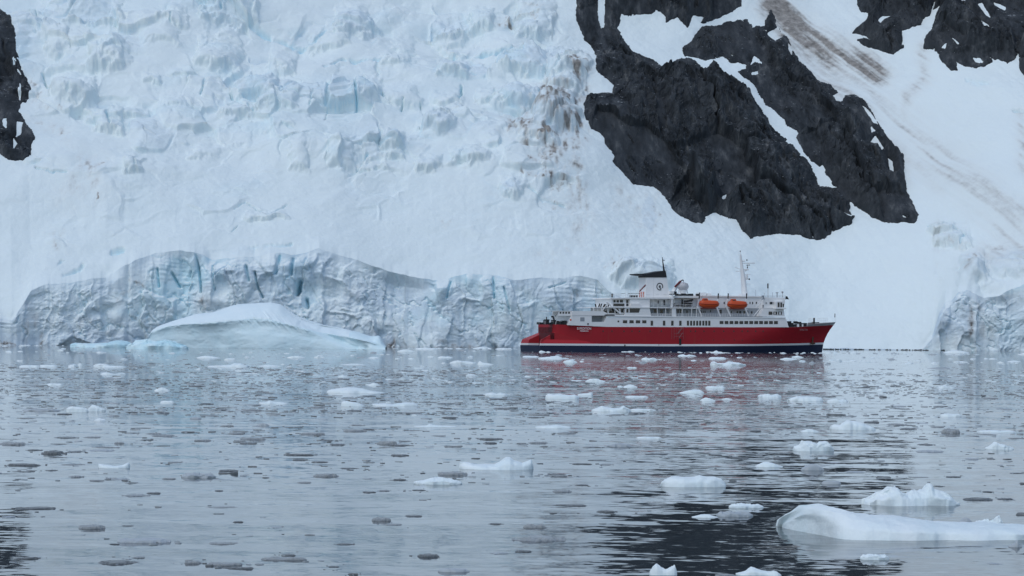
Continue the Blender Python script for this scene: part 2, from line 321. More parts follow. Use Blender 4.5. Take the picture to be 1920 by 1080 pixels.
for cx_, cy_, rx_, ry_, am in DOMES:
    m_ = (np.abs(dx_ - cx_) < rx_) & (PYs > cy_ - 2.2 * ry_) & (PYs < cy_ + 1.4 * ry_)
    qx_, qy_ = (dx_[m_] - cx_) / rx_, (dy_[m_] - cy_) / ry_
    up_ = np.where(qy_ < 0, np.clip(1 + qy_ / 1.8, 0, 1), sstep(1.0, 0.55, qy_))
    rel[m_] += am * up_ * np.sqrt(np.clip(1 - qx_ ** 2, 0, 1)) * brow[m_]
# flow lines down the open snow on the right
flow = fbm((Xs + 0.55 * S) / 1.9 + 2 * fbm(Xs / 30, S / 30, 2, 141), S / 70, 3, 143)
rel += 0.14 * flow * sstep(1080, 1250, PXs) * brow * vis
# crevasses
crv = np.zeros_like(Xs); crb = np.zeros_like(Xs)
for pts, wd, dp, bl in [([(665, 170), (668, 195), (669, 209)], 3, 5, 1), ([(680, 140), (684, 150), (692, 156)], 3, 4, 1), ([(717, 183), (720, 194)], 3.2, 4, .9), ([(866, 162), (864, 185), (861, 195)], 2.6, 4, 1), ([(755, 203), (753, 215)], 2, 4, 1), ([(788, 206), (788, 216)], 1.5, 3, .8),
                        ([(815, 210), (812, 222)], 2, 3, .8), ([(201, 228), (207, 245), (210, 260)], 2.6, 4, 1), ([(384, 154), (377, 180)], 2.2, 3, .9), ([(432, 176), (435, 187)], 2, 4, 1), ([(467, 201), (470, 214), (476, 219)], 2, 4, 1), ([(81, 152), (88, 170), (93, 185)], 2, 4, .9), ([(67, 28), (70, 44)], 2, 3, .7),
                        ([(322, 48), (320, 58)], 1.6, 3, .9), ([(255, 330), (257, 342)], 2, 3, .8), ([(588, 185), (582, 215)], 2, 2, .6), ([(615, 205), (610, 235)], 1.6, 2, .6), ([(418, 8), (416, 26)], 4, 3, .8), ([(470, 40), (520, 58), (560, 70), (590, 62), (610, 42)], 6, 2.5, .6), ([(610, 120), (640, 102), (700, 108), (730, 104)], 4, 2, .5),
                        ([(690, 300), (670, 325)], 2, 2, .7), ([(612, 318), (620, 285)], 1.6, 2, .5), ([(925, 190), (928, 170)], 1.6, 2, .6), ([(820, 92), (860, 82), (930, 92), (1000, 80)], 4, 3, .5), ([(440, 395), (460, 380), (500, 408), (540, 385)], 1.6, 1.5, .5), ([(434, 437), (445, 425)], 1.4, 1.2, .6),
                        ([(875, 120), (890, 135)], 3, 3, .8), ([(990, 370), (1020, 385), (1060, 393)], 3, 2, .5), ([(70, 345), (100, 352), (130, 352)], 2.2, 2, .6), ([(120, 515), (150, 505), (155, 498)], 5, 3, .5), ([(210, 475), (230, 470)], 6, 2, .5), ([(105, 500), (120, 490)], 2, 2, .5), ([(530, 250), (560, 262)], 2, 1, .3),
                        ([(1900, 215), (1920, 218)], 4, 2, .4), ([(1815, 160), (1850, 165)], 8, 1.5, .3), ([(1740, 430), (1785, 428), (1808, 445), (1800, 458)], 2.4, 2.5, .6), ([(1160, 497), (1210, 494), (1260, 503)], 2, 1.5, .3), ([(470, 465), (545, 458)], 4, 1.5, .35)]:
    wd *= 0.62; d_ = stroke(PXs + 3 * fbm(Xs / 2, S / 2, 3, 151), PYs + 3 * fbm(Xs / 2, S / 2, 3, 153), pts, wd) * np.clip(0.75 + 0.9 * fbm(Xs / 3, S / 3, 2, 154), 0, 1)
    crv = np.maximum(crv, d_ * dp); crb = np.maximum(crb, d_ * bl)
rel = rel - crv * brow
blue = np.clip(crb + 0.2 * ice * sstep(0.05, 0.5, fbm(Xs / 12, S / 9, 4, 155)) + .3 * ice * np.exp(-(gp1 / 0.05) ** 2) * (r1 > .7) + 0.08 * sstep(0.0, 0.6, fbm(Xs / 40, S / 25, 4, 157)) * zone, 0, 1)
grey = np.clip(ice * (0.2 + 0.75 * (r1 > 0.72) + 0.4 * (r2 > .8) + 0.5 * fbm(Xs / 8, S / 5, 4, 159)), 0, 0.8) + 0.75 * blob(PXs, PYs, 42, 100, 24, 60) + 0.7 * blob(PXs, PYs, 1210, 520, 44, 18) + (0.9 * blob(PXs, PYs, 1900, 500, 44, 20) + .9 * blob(PXs, PYs, 1826, 512, 22, 32)) * np.clip(.7 + 1.2 * fbm(Xs / 5, S / 4, 4, 161), .2, 1) + .5 * blob(PXs, PYs, 1030, 230, 60, 60) + .4 * blob(PXs, PYs, 1000, 105, 60, 20) + .55 * blob(PXs, PYs, 1782, 450, 22, 10) + .4 * blob(PXs, PYs, 1000, 30, 40, 22)
for cx_, cy_, rx_, ry_, s_ in [(735, 282, 18, 14, .35), (820, 255, 22, 9, .5), (700, 300, 14, 12, .3), (960, 372, 18, 11, .5), (805, 328, 18, 8, .3), (660, 32, 26, 20, .25), (430, 18, 36, 26, .25), (180, 38, 40, 20, .4), (1218, 395, 14, 36, .5)]:
    grey = grey + 1.5 * s_ * sstep(0.33, 0.5, blob(PXs + 4 * fbm(Xs / 3, S / 3, 3, 163), PYs + 4 * fbm(Xs / 3, S / 3, 3, 167), cx_, cy_, rx_, ry_))  # grey shading of the ice blocks painted in, plus one dirty streak
dirt = np.zeros_like(Xs); DX = PXs + 34 * fbm(Xs / 7, S / 7, 5, 177, .65); DY = PYs + 34 * fbm(Xs / 7, S / 7, 5, 179, .65); DN = np.clip(.7 + 1.4 * fbm(Xs / 1.8, S / 4, 4, 181), .1, 1.3)
streak = 0.5 + 0.9 * fbm((Xs + 0.65 * S) / 2.4, S / 22, 4, 171)
for pts, wd, s_ in [([(1452, 5), (1500, 55), (1560, 105), (1640, 146)], 20, 1), ([(1475, 30), (1520, 90), (1590, 132)], 15, .7), ([(1470, 75), (1520, 130), (1580, 180), (1650, 215)], 26, .45), ([(1570, 165), (1640, 205), (1700, 240), (1790, 325), (1870, 400), (1920, 470)], 24, .42),
                    ([(1745, 300), (1800, 345), (1915, 410)], 14, .45), ([(1728, 95), (1735, 150), (1700, 190), (1690, 240)], 10, .45), ([(1912, 225), (1916, 330)], 9, .4), ([(1640, 190), (1690, 290), (1760, 350)], 16, .3), ([(1850, 480), (1915, 460)], 22, .35)]:
    dirt = np.maximum(dirt, 1.25 * s_ * stroke(PXs + 8 * fbm(Xs / 8, S / 8, 3, 173), PYs, pts, wd * 1.45) * np.clip(.35 + .65 * streak, 0.3, 1.1))
for cx_, cy_, rx_, ry_, an, s_ in [(1050, 215, 44, 56, 20, .85), (1075, 260, 26, 44, 10, .85), (1020, 180, 24, 20, 0, .9), (1085, 130, 24, 26, 0, 1.0), (985, 250, 26, 44, 0, .7), (1040, 310, 30, 20, 20, .8), (960, 30, 14, 12, 0, .9), (1005, 15, 20, 10, 0, .8), (960, 270, 14, 22, 0, .7), (1030, 280, 26, 22, 0, 1.2), (990, 285, 40, 10, 70, .5), (1010, 320, 50, 8, 35, .7), (1030, 348, 30, 7, 10, .9), (990, 345, 12, 5, 20, .8), (1075, 350, 18, 40, -10, .6), (1085, 400, 24, 50, -10, .5),
                               (1040, 390, 16, 5, 10, .8), (1215, 395, 12, 34, 10, .55), (1180, 370, 30, 26, 40, .35), (85, 225, 16, 10, 40, .95), (75, 215, 10, 16, 0, .7), (120, 275, 30, 16, 40, .55), (165, 345, 34, 20, 40, .5), (150, 380, 40, 20, 0, .4), (190, 335, 10, 20, 20, .5), (181, 391, 3, 6, 0, 1), (62, 185, 8, 26, 10, .6), (110, 456, 16, 9, 20, .5),
                               (1160, 505, 10, 14, 0, .8), (1180, 530, 14, 6, 0, .8), (1225, 525, 20, 12, 0, .4), (1110, 485, 8, 10, 0, .5), (1440, 470, 40, 22, 0, .22), (1360, 470, 14, 12, 0, .3), (1820, 490, 14, 20, 0, .5), (1870, 480, 40, 10, 0, .4), (45, 240, 20, 40, 0, .2), (1780, 455, 20, 9, 0, .35), (800, 300, 20, 5, 0, .25), (1040, 475, 30, 8, 0, .35), (850, 425, 10, 4, 0, .3), (640, 25, 6, 3, 0, .3)]:
    dirt = np.maximum(dirt, s_ * blob(DX, DY, cx_, cy_, rx_, ry_, an) * DN)
rel += blob(PXs, PYs, 1205, 522, 44, 18) * 4 * brow + 0
nrm = np.array([0.0, -0.60, 0.80])
ed2 = 1.0
Vs = np.stack([Xs, Ys + nrm[1] * rel, Zs2 + nrm[2] * rel], -1)
me = mesh_np('snow_slope', Vs.reshape(-1, 3), grid_faces(NR, NCOL))
vec_attr(me, 'tint', np.stack([np.clip(dirt, 0, 1), np.clip(blue, 0, .95), np.clip(grey, 0, 1)], -1).reshape(-1, 3))
snow = tag(link('snow_slope', me, M_SNOW), 'broad white glacier slope of broken blue tinged snow above the cliff', kind='structure')

# --- rock outcrops standing out of the snow: outline, then snow-filled holes
ROCK_A = ([(1078, -200), (1082, 20), (1098, 50), (1112, 65), (1118, 95), (1120, 130), (1135, 142), (1152, 152), (1148, 172), (1130, 170), (1115, 172), (1100, 178), (1095, 200), (1096, 222), (1108, 252), (1126, 258), (1136, 272), (1152, 295), (1148, 308), (1170, 325), (1186, 336), (1226, 338), (1240, 352), (1256, 372), (1274, 392), (1300, 408), (1318, 410), (1324, 392), (1344, 384), (1362, 396), (1380, 402), (1392, 428), (1408, 444), (1440, 440), (1480, 442), (1510, 450), (1545, 456), (1560, 440), (1596, 434), (1600, 418), (1590, 408), (1594, 385), (1578, 360), (1550, 352), (1536, 350), (1512, 306), (1488, 280), (1462, 255), (1448, 240), (1422, 190), (1400, 165), (1382, 148), (1370, 142), (1345, 125), (1326, 130), (1305, 98), (1290, 90), (1272, 98), (1244, 112), (1226, 96), (1188, 80), (1175, 60), (1160, 32), (1165, 14), (1200, 14), (1220, 16), (1230, 8), (1245, 16), (1250, 28), (1272, 22), (1280, 30), (1292, 40), (1310, 30), (1340, 20), (1370, 8), (1392, 0), (1400, -200)],
          [[(1352, 366), (1357, 356), (1363, 355), (1358, 368)], [(1124, -30), (1134, -10), (1133, 30), (1128, 32), (1123, 15)], [(1292, 38), (1302, 42), (1320, 20), (1300, 20)], [(1575, 412), (1592, 420), (1598, 416), (1580, 410)]])
ROCK_B = ([(1282, 70), (1300, 55), (1318, 35), (1345, 28), (1365, 24), (1400, 22), (1412, 38), (1432, 38), (1440, 22), (1446, 10), (1452, 30), (1465, 55), (1478, 62), (1482, 82), (1500, 110), (1520, 130), (1535, 150), (1558, 160), (1570, 185), (1560, 190), (1565, 205), (1578, 206), (1585, 192), (1605, 196), (1622, 205), (1640, 235), (1660, 262), (1678, 282), (1692, 296), (1696, 330), (1702, 370), (1722, 408), (1714, 425), (1690, 424), (1655, 428), (1632, 418), (1610, 402), (1594, 385), (1566, 352), (1548, 332), (1542, 310), (1536, 316), (1520, 308), (1492, 265), (1496, 252), (1474, 238), (1470, 226), (1452, 205), (1430, 180), (1415, 155), (1392, 138), (1384, 128), (1400, 125), (1402, 118), (1390, 112), (1372, 108), (1356, 90), (1344, 96), (1322, 98), (1300, 88), (1284, 86)],
          [[(1408, 118), (1415, 102), (1428, 117), (1416, 113)], [(1440, 52), (1458, 44), (1468, 60), (1455, 66)], [(1627, 280), (1640, 262), (1656, 284), (1650, 290)], [(1664, 304), (1672, 310), (1676, 332), (1670, 330)], [(1616, 214), (1630, 225), (1644, 242), (1636, 240)], [(1478, 76), (1485, 84), (1485, 97), (1480, 88)], [(1634, 248), (1640, 254), (1634, 256)], [(1410, 134), (1420, 132), (1421, 136), (1412, 137)]])
ROCK_C = ([(1606, -200), (1608, 15), (1612, 28), (1628, 30), (1624, 46), (1602, 66), (1598, 72), (1625, 76), (1634, 88), (1616, 84), (1606, 86), (1624, 98), (1650, 106), (1676, 108), (1692, 94), (1688, 64), (1712, 58), (1726, 48), (1734, 36), (1752, 16), (1768, 0), (1790, -200)], [[(1647, 46), (1655, 36), (1668, 34), (1650, 50)], [(1690, 90), (1700, 70), (1745, 40), (1752, 0), (1745, 35), (1720, 80)]])
ROCK_D = ([(1775, -200), (1760, 15), (1750, 48), (1748, 60), (1732, 84), (1732, 98), (1756, 106), (1762, 122), (1782, 142), (1796, 138), (1792, 125), (1808, 132), (1828, 134), (1846, 130), (1868, 118), (1888, 124), (1905, 118), (1912, 135), (1925, 152), (2300, 190), (2500, -200)],
          [[(1814, 26), (1824, 28), (1855, 58), (1850, 60), (1832, 46)], [(1834, 6), (1842, 4), (1856, 36), (1848, 28)], [(1864, 0), (1886, 12), (1884, 18), (1866, 10)], [(1764, 102), (1772, 96), (1770, 104)], [(1824, 118), (1836, 116), (1842, 122), (1830, 124)], [(1900, 122), (1908, 108), (1910, 136)], [(1784, 86), (1796, 96), (1794, 97)], [(1795, -6), (1810, -4), (1808, 3), (1797, 3)]])
ROCK_E = ([(-700, -200), (-300, -100), (-60, 10), (0, 28), (10, 38), (22, 56), (30, 78), (32, 110), (38, 140), (50, 160), (60, 178), (58, 196), (50, 212), (42, 215), (40, 236), (52, 255), (64, 272), (70, 290), (62, 300), (60, 325), (48, 331), (20, 328), (0, 316), (-60, 330), (-300, 360), (-700, 420)],
          [[(40, 170), (42, 195), (40, 210), (37, 185)], [(10, 254), (16, 252), (16, 272), (11, 268)], [(36, 256), (46, 256), (42, 280), (36, 288)], [(30, 292), (36, 300), (30, 310)]])
JIT = 5.0
jx = JIT * fbm(Xs / 5, S / 5, 6, 201, 0.66); jy = JIT * fbm(Xs / 5, S / 5, 6, 207, 0.66)
def outcrop(name, shape, label, top):
    outline, holes = shape
    sdv = poly_sd(PXs + jx, PYs + jy, outline) + 0.3
    for hl in holes: sdv = np.minimum(sdv, -1 - poly_sd(PXs + 0.4 * jx, PYs + 0.4 * jy, hl))
    fleck = fbm((Xs + .5 * S) / 3, S / 8, 5, 231, .6); sdv = np.minimum(sdv, np.where(sdv < 45, (0.56 - fleck) * 60 + sdv * .3, 99))
    m = sdv > -7
    gx, gy = Xs + 0.4 * S, S
    wx_, wy_ = Xs + 4 * fbm(Xs / 10, S / 10, 3, 211), S + 4 * fbm(Xs / 10, S / 10, 3, 213)
    facet = cells(wx_ / 26 + .3 * wy_ / 26, wy_ / 44, 241); craggy = 5.5 * facet[0] * sstep(0, .06, facet[1]) + 3.0 * ridged(wx_ / 30, wy_ / 40, 6, 215, 0.55) + 2.6 * ridged((wx_ + 0.5 * wy_) / 6, wy_ / 20, 5, 217, .6) + 0.7 * cells(wx_ / 5, wy_ / 11, 219)[0] + 0.4 * cells(wx_ / 1.8, wy_ / 2.4, 223)[0]
    inside = np.clip(sdv, 0, 60)
    h = np.where(sdv > 0, 0.35 + top * (1 - np.exp(-inside / 70)) + craggy * np.minimum(1, inside / 22), sdv * 0.45)
    h = np.where(sdv > 0, np.maximum(h, 0.3 + 0.05 * inside), h)
    h = h + rel
    V = np.stack([Xs, Ys + nrm[1] * h, Zs2 + nrm[2] * h], -1).reshape(-1, 3)
    Fr = grid_faces(NR, NCOL); ok = m.ravel()[Fr].any(1)
    Fr = Fr[ok]; u, inv = np.unique(Fr, return_inverse=True)
    me = mesh_np(name, V[u], inv.reshape(-1, 4)); me.shade_flat()
    return tag(link(name, me, M_ROCK), label, kind='structure')
outcrop('rock_cliff', ROCK_A, 'largest dark rock face, left of the narrow snow gully, bare below the glacier', 9)
outcrop('rock_cliff', ROCK_B, 'long dark rock rib right of the narrow snow gully', 9)
outcrop('rock_cliff', ROCK_C, 'small dark rock at the top edge beside a snow chute', 6)
outcrop('rock_cliff', ROCK_D, 'dark rock face with snow flecks in the upper right corner', 7)
outcrop('rock_cliff', ROCK_E, 'dark rock buttress at the left edge of the glacier', 8)

# ---------------------------------------------------------------- water
def water_mat():
    m, nt, N, L, b = new_mat('sea_water')
    b.inputs['Base Color'].default_value = (0.035, 0.048, 0.056, 1); b.inputs['IOR'].default_value = 1.36; b.inputs['Roughness'].default_value = 0.03
    def slope(scale, det, amp, sc3):
        v = coords(nt, sc3)
        c = noise(nt, v, scale, det, 0.5, 'Color')
        s = N.new('ShaderNodeVectorMath'); s.operation = 'SUBTRACT'; L.new(c, s.inputs[0]); s.inputs[1].default_value = (0.5, 0.5, 0.5)
        k = N.new('ShaderNodeVectorMath'); k.operation = 'SCALE'; L.new(s.outputs[0], k.inputs[0])
        if isinstance(amp, float): k.inputs['Scale'].default_value = amp
        else: L.new(amp, k.inputs['Scale'])
        return k.outputs[0]
    patch = noise(nt, coords(nt, (0.6, 1, 1)), 0.035, 3)
    fine = ramp(nt, patch, [(0.34, 0.036), (0.66, 0.13)])
    tcp = N.new('ShaderNodeTexCoord'); spy = N.new('ShaderNodeSeparateXYZ'); L.new(tcp.outputs['Object'], spy.inputs[0])
    mr = nnode(nt, 'ShaderNodeMapRange'); mr.interpolation_type = 'SMOOTHSTEP'; L.new(spy.outputs[1], mr.inputs[0]); mr.inputs[1].default_value = 280; mr.inputs[2].default_value = 520; mr.inputs[3].default_value = 0; mr.inputs[4].default_value = 0.16   # a light breeze ruffles the water near the ice
    fine = mth(nt, 'ADD', fine, mr.outputs[0])
    a1 = slope(0.3, 3, 0.064, (0.2, 1, 1)); a2 = slope(1.9, 3, fine, (0.5, 1, 1))
    ad = N.new('ShaderNodeVectorMath'); L.new(a1, ad.inputs[0]); L.new(a2, ad.inputs[1])
    mu = N.new('ShaderNodeVectorMath'); mu.operation = 'MULTIPLY'; L.new(ad.outputs[0], mu.inputs[0]); mu.inputs[1].default_value = (1, 1, 0)
    up = N.new('ShaderNodeVectorMath'); L.new(mu.outputs[0], up.inputs[0]); up.inputs[1].default_value = (0, 0, 1)
    no = N.new('ShaderNodeVectorMath'); no.operation = 'NORMALIZE'; L.new(up.outputs[0], no.inputs[0])
    L.new(no.outputs[0], b.inputs['Normal'])
    return m
M_WATER = water_mat()
me = mesh_np('sea', [(-2500, -1500, 0), (2500, -1500, 0), (2500, 1100, 0), (-2500, 1100, 0)], [(0, 1, 2, 3)], False)
tag(link('sea', me, M_WATER), 'calm grey blue sea water reflecting the snow and dark rock', kind='structure')
# ---------------------------------------------------------------- the ship
def paint(name, col, rough=0.4, var=0.12, scale=0.6, rust=0.0, spec=0.4):
    m, nt, N, L, b = new_mat(name); v = coords(nt); v2 = coords(nt, (1.2, 1.2, 0.12))
    c = mixc(nt, mth(nt, 'MULTIPLY', noise(nt, v, scale, 6, 0.6), var * 2), col, tuple(x * 0.62 for x in col))
    if rust:
        c = mixc(nt, mth(nt, 'MULTIPLY', ramp(nt, noise(nt, v2, 0.9, 6, 0.65), [(0.58, 0.0), (0.78, 1.0)]), rust), c, (0.17, 0.09, 0.05))
    L.new(c, b.inputs['Base Color']); b.inputs['Roughness'].default_value = rough; b.inputs['Specular IOR Level'].default_value = spec
    return m
P_WHITE = paint('white_paint', (0.84, 0.85, 0.85), 0.45, 0.16, 0.5, 0.10)
P_GREY = paint('grey_paint', (0.40, 0.41, 0.42), 0.55, 0.2, 0.8, 0.1)
P_RED = paint('red_hull_paint', (0.38, 0.016, 0.026), 0.5, 0.22, 0.3, 0.28, 0.25)
P_RED_LIT = paint('lit_red_hull_paint', (0.41, 0.022, 0.03), 0.5, 0.15, 0.4, 0.05, 0.25)  # lit tone painted in: lighter hull red for the upward-facing sponson tops
P_NAVY = paint('navy_hull_paint', (0.016, 0.026, 0.062), 0.5, 0.25, 0.4, 0.12, 0.25)
P_BLACK = paint('black_paint', (0.018, 0.019, 0.022), 0.55, 0.1)
P_ORANGE = paint('orange_lifeboat_shell', (0.60, 0.085, 0.02), 0.4, 0.12, 1.5)
P_DKORANGE = paint('dark_orange_rubber', (0.30, 0.03, 0.012), 0.6, 0.1)
P_RUBBER = paint('black_rubber', (0.022, 0.022, 0.024), 0.6, 0.1)
P_LETTER = paint('white_lettering', (0.8, 0.8, 0.8), 0.5, 0.02)
P_FAINT = paint('faded_lettering', (0.42, 0.20, 0.21), 0.5, 0.1)
P_RUST = paint('rusty_steel', (0.10, 0.055, 0.035), 0.8, 0.3, 2.0)
P_GLASS = paint('dark_window_glass', (0.030, 0.036, 0.045), 0.12, 0.25, 0.25, 0, 0.5)
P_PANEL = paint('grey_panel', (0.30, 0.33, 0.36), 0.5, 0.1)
P_DRED = paint('dark_red_steel', (0.13, 0.008, 0.012), 0.6, 0.15)

YAW = R(20)
SA = Vector((math.cos(YAW), math.sin(YAW), 0)); SB = Vector((-math.sin(YAW), math.cos(YAW), 0))
qx, qy = on_water(1014, 658.8)
SO = Vector((float(qx), float(qy), 0)) + SB * 9.2
ship = bpy.data.objects.new('cruise_ship', None); COL.objects.link(ship)
ship.location = SO; ship.rotation_euler = (0, 0, YAW)
tag(ship, 'red and white cruise ship with navy waterline lying off the glacier', 'ship')
_c = Vector((0, 0, CAM_H)) - SO; _cx, _cy, _cz = _c.dot(SA), _c.dot(SB), CAM_H
def P(px_, py_, yl):
    """a point seen in the photo, on the ship's own plane y = yl -> (x, z) in the ship's frame"""
    a, t = ray(px_, py_); a, t = float(a), float(t)
    d = Vector((a, 1, 0)); k = (yl - _cy) / d.dot(SB)
    return _cx + k * d.dot(SA), _cz + k * t
class MB:
    def __init__(s): s.v, s.f, s.m, s.isl = [], [], [], []
    def poly(s, pts, faces, mi=0):
        o = len(s.v); f0 = len(s.f); s.v += [tuple(p) for p in pts]
        for f in faces: s.f.append([o + i for i in f]); s.m.append(mi)
        s.isl.append((o, len(s.v), f0, len(s.f)))
    def box(s, x0, x1, y0, y1, z0, z1, mi=0):
        s.poly([(x0, y0, z0), (x1, y0, z0), (x1, y1, z0), (x0, y1, z0), (x0, y0, z1), (x1, y0, z1), (x1, y1, z1), (x0, y1, z1)],
               [(0, 3, 2, 1), (4, 5, 6, 7), (0, 1, 5, 4), (1, 2, 6, 5), (2, 3, 7, 6), (3, 0, 4, 7)], mi)
    def pxbox(s, x0, x1, y0, y1, n, f, mi=0):
        """box over photo columns x0..x1 and rows y0..y1, from side plane n to f"""
        a = P(x0, y1, n); b = P(x1, y0, n); zl = P((x0 + x1) / 2, y1, n)[1]; zh = P((x0 + x1) / 2, y0, n)[1]
        s.box(a[0], b[0], n, f, zl, zh, mi)
    def prism(s, pts, n, f, mi=0):
        q = [P(x, y, n) for x, y in pts]; k = len(q)
        ar = sum(q[i][0] * q[(i + 1) % k][1] - q[(i + 1) % k][0] * q[i][1] for i in range(k))
        if ar < 0: q.reverse()
        s.poly([(x, n, z) for x, z in q] + [(x, f, z) for x, z in q],
               [tuple(range(k)), tuple(range(2 * k - 1, k - 1, -1))] + [(i, k + i, k + (i + 1) % k, (i + 1) % k) for i in range(k)], mi)
    def bar(s, a, b, r, mi=0, r2=None, n=6):
        a, b = Vector(a), Vector(b); d = (b - a).normalized(); r2 = r if r2 is None else r2
        u = d.cross(Vector((0, 0, 1)) if abs(d.z) < 0.9 else Vector((1, 0, 0))).normalized(); w_ = d.cross(u)
        ring = lambda c, rr: [c + (u * math.cos(2 * math.pi * i / n) + w_ * math.sin(2 * math.pi * i / n)) * rr for i in range(n)]
        s.poly(ring(a, r) + ring(b, r2), [tuple(reversed(range(n))), tuple(range(n, 2 * n))] + [(i, (i + 1) % n, n + (i + 1) % n, n + i) for i in range(n)], mi)
    def pxbar(s, x0, y0, x1, y1, yl, r, mi=0, r2=None, yl2=None):
        a, b = P(x0, y0, yl), P(x1, y1, yl if yl2 is None else yl2)
        s.bar((a[0], yl, a[1]), (b[0], yl if yl2 is None else yl2, b[1]), r, mi, r2)
    def rail(s, x0, x1, ytop_, ybot, yl, step=9, mi=0, rows=3):
        for j in range(rows): 
            yy = ytop_ + (ybot - ytop_) * j / rows; s.pxbar(x0, yy, x1, yy, yl, 0.035, mi)
        k = max(1, int((x1 - x0) / step))
        for j in range(k + 1):
            xx = x0 + (x1 - x0) * j / k; s.pxbar(xx, ytop_, xx, ybot, yl, 0.04, mi)
    def sphere(s, c, rx, ry, rz, mi=0, n=14, m=8):
        pts = [(c[0] + rx * math.sin(math.pi * j / m) * math.cos(2 * math.pi * i / n), c[1] + ry * math.sin(math.pi * j / m) * math.sin(2 * math.pi * i / n), c[2] + rz * math.cos(math.pi * j / m)) for j in range(m + 1) for i in range(n)]
        s.poly(pts, [(j * n + i, (j + 1) * n + i, (j + 1) * n + (i + 1) % n, j * n + (i + 1) % n) for j in range(m) for i in range(n)], mi)
    def build(s, name, mats, parent=None, smooth=False, join=False):
        """one object per cluster of touching shapes"""
        mats = mats if isinstance(mats, (list, tuple)) else [mats]
        n = len(s.isl); root = list(range(n))
        def find(i):
            while root[i] != i: root[i] = root[root[i]]; i = root[i]
            return i
        if not join and n > 1:
            bb = [(np.min(s.v[v0:v1], 0) - .04, np.max(s.v[v0:v1], 0) + .04) for v0, v1, _, _ in s.isl]
            for i in range(n):
                for j in range(i):
                    if (bb[i][0] <= bb[j][1]).all() and (bb[j][0] <= bb[i][1]).all(): root[find(i)] = find(j)
        elif n: root = [0] * n
        first = None
        for c in sorted(set(find(i) for i in range(n))):
            v, f, mi = [], [], []
            for i in range(n):
                if find(i) != c: continue
                v0, v1, f0, f1 = s.isl[i]; o = len(v) - v0
                v += s.v[v0:v1]; f += [[q + o for q in fc] for fc in s.f[f0:f1]]; mi += s.m[f0:f1]
            me = bpy.data.meshes.new(name); me.from_pydata(v, [], f); me.update()
            bm_ = bmesh.new(); bm_.from_mesh(me); bmesh.ops.recalc_face_normals(bm_, faces=bm_.faces); bm_.to_mesh(me); bm_.free()
            me.polygons.foreach_set('material_index', mi); me.polygons.foreach_set('use_smooth', [smooth] * len(f))
            o_ = link(name, me, mats, parent); first = first or o_
        return first
# hull
STEM = [P(x, y, 0) for x, y in [(1538, 672), (1541, 661), (1542.5, 650), (1545, 640), (1549, 630), (1554, 621), (1560, 613), (1564, 608.5), (1567, 603.5)]]
stem_x = lambda z: float(np.interp(z, [q[1] for q in STEM], [q[0] for q in STEM]))
def half(x, z):
    sgm = min(max(z / 8.2, 0), 1.2); xe = stem_x(z); st = 60 + 20 * sgm; pw = 1.75 + 0.5 * sgm
    u = max(0.0, min(1.0, (x - st) / (xe - st)))
    b_ = 9.0 * (1 - u ** pw)
    if x < 22: b_ = min(b_, 6.6 + 2.4 * math.sqrt(max(0, (x - 5) / 17)))
    return max(b_, 0.06)
def zline(pts):
    q = [P(x, y, yl) for x, y, yl in pts]; xs = [a for a, _ in q]; zs = [b for _, b in q]
    return lambda x: float(np.interp(x, xs, zs))
z_s0 = zline([(1014, 648, -9), (1250, 649.2, -9), (1420, 648.6, -9), (1500, 647.3, -5), (1541, 646, 0)])
z_s1 = zline([(1014, 644, -9), (1250, 645.4, -9), (1420, 645.2, -9), (1500, 643.8, -5), (1541, 642.3, 0)])
z_tp = zline([(1036, 608, -7), (1060, 609, -8), (1110, 611.2, -9), (1118, 612.8, -9), (1250, 613.2, -9), (1460, 613.8, -9), (1490, 613.3, -8), (1515, 612, -6), (1550, 610.2, -2), (1564, 609, 0)])
z_bw = zline([(1510, 607.8, -6), (1530, 606.6, -4), (1550, 605, -2), (1567, 603.7, 0)])
NX = 90; xs_u = np.concatenate([np.linspace(0, 0.72, 50), np.linspace(0.73, 1, NX - 50)])
hb = MB(); rows = []
xl = stem_x(8.0)
def lev(k, x):
    a, b, c, d = -2.5, z_s0(x), z_s1(x), z_tp(x)
    return [a, 0.0, b, b, c, c, c + 0.25 * (d - c), c + 0.5 * (d - c), c + 0.75 * (d - c), d][k]
mats_row = [2, 2, 2, 1, 1, 0, 0, 0, 0]
for side in (-1, 1):
    grid = []
    for k in range(10):
        r_ = []
        for u in xs_u:
            x = 5 + u * (xl - 5); z = lev(k, x); x = 5 + u * (stem_x(z) - 5); z = lev(k, min(x, xl))
            r_.append((x, side * half(x, z), z))
        grid.append(r_)
    rows.append(grid)
    for k in range(9):
        hb.poly(grid[k] + grid[k + 1], [(i, i + 1, NX + i + 1, NX + i) for i in range(NX - 1)], mats_row[k])
tp0, tp1 = rows[0][9], rows[1][9]
hb.poly(tp0 + tp1, [(i, i + 1, NX + i + 1, NX + i) for i in range(NX - 1)], 3)
hb.poly([g[0] for g in rows[0]] + [g[0] for g in rows[1]], [(k, k + 1, 10 + k + 1, 10 + k) for k in range(9)], 0)
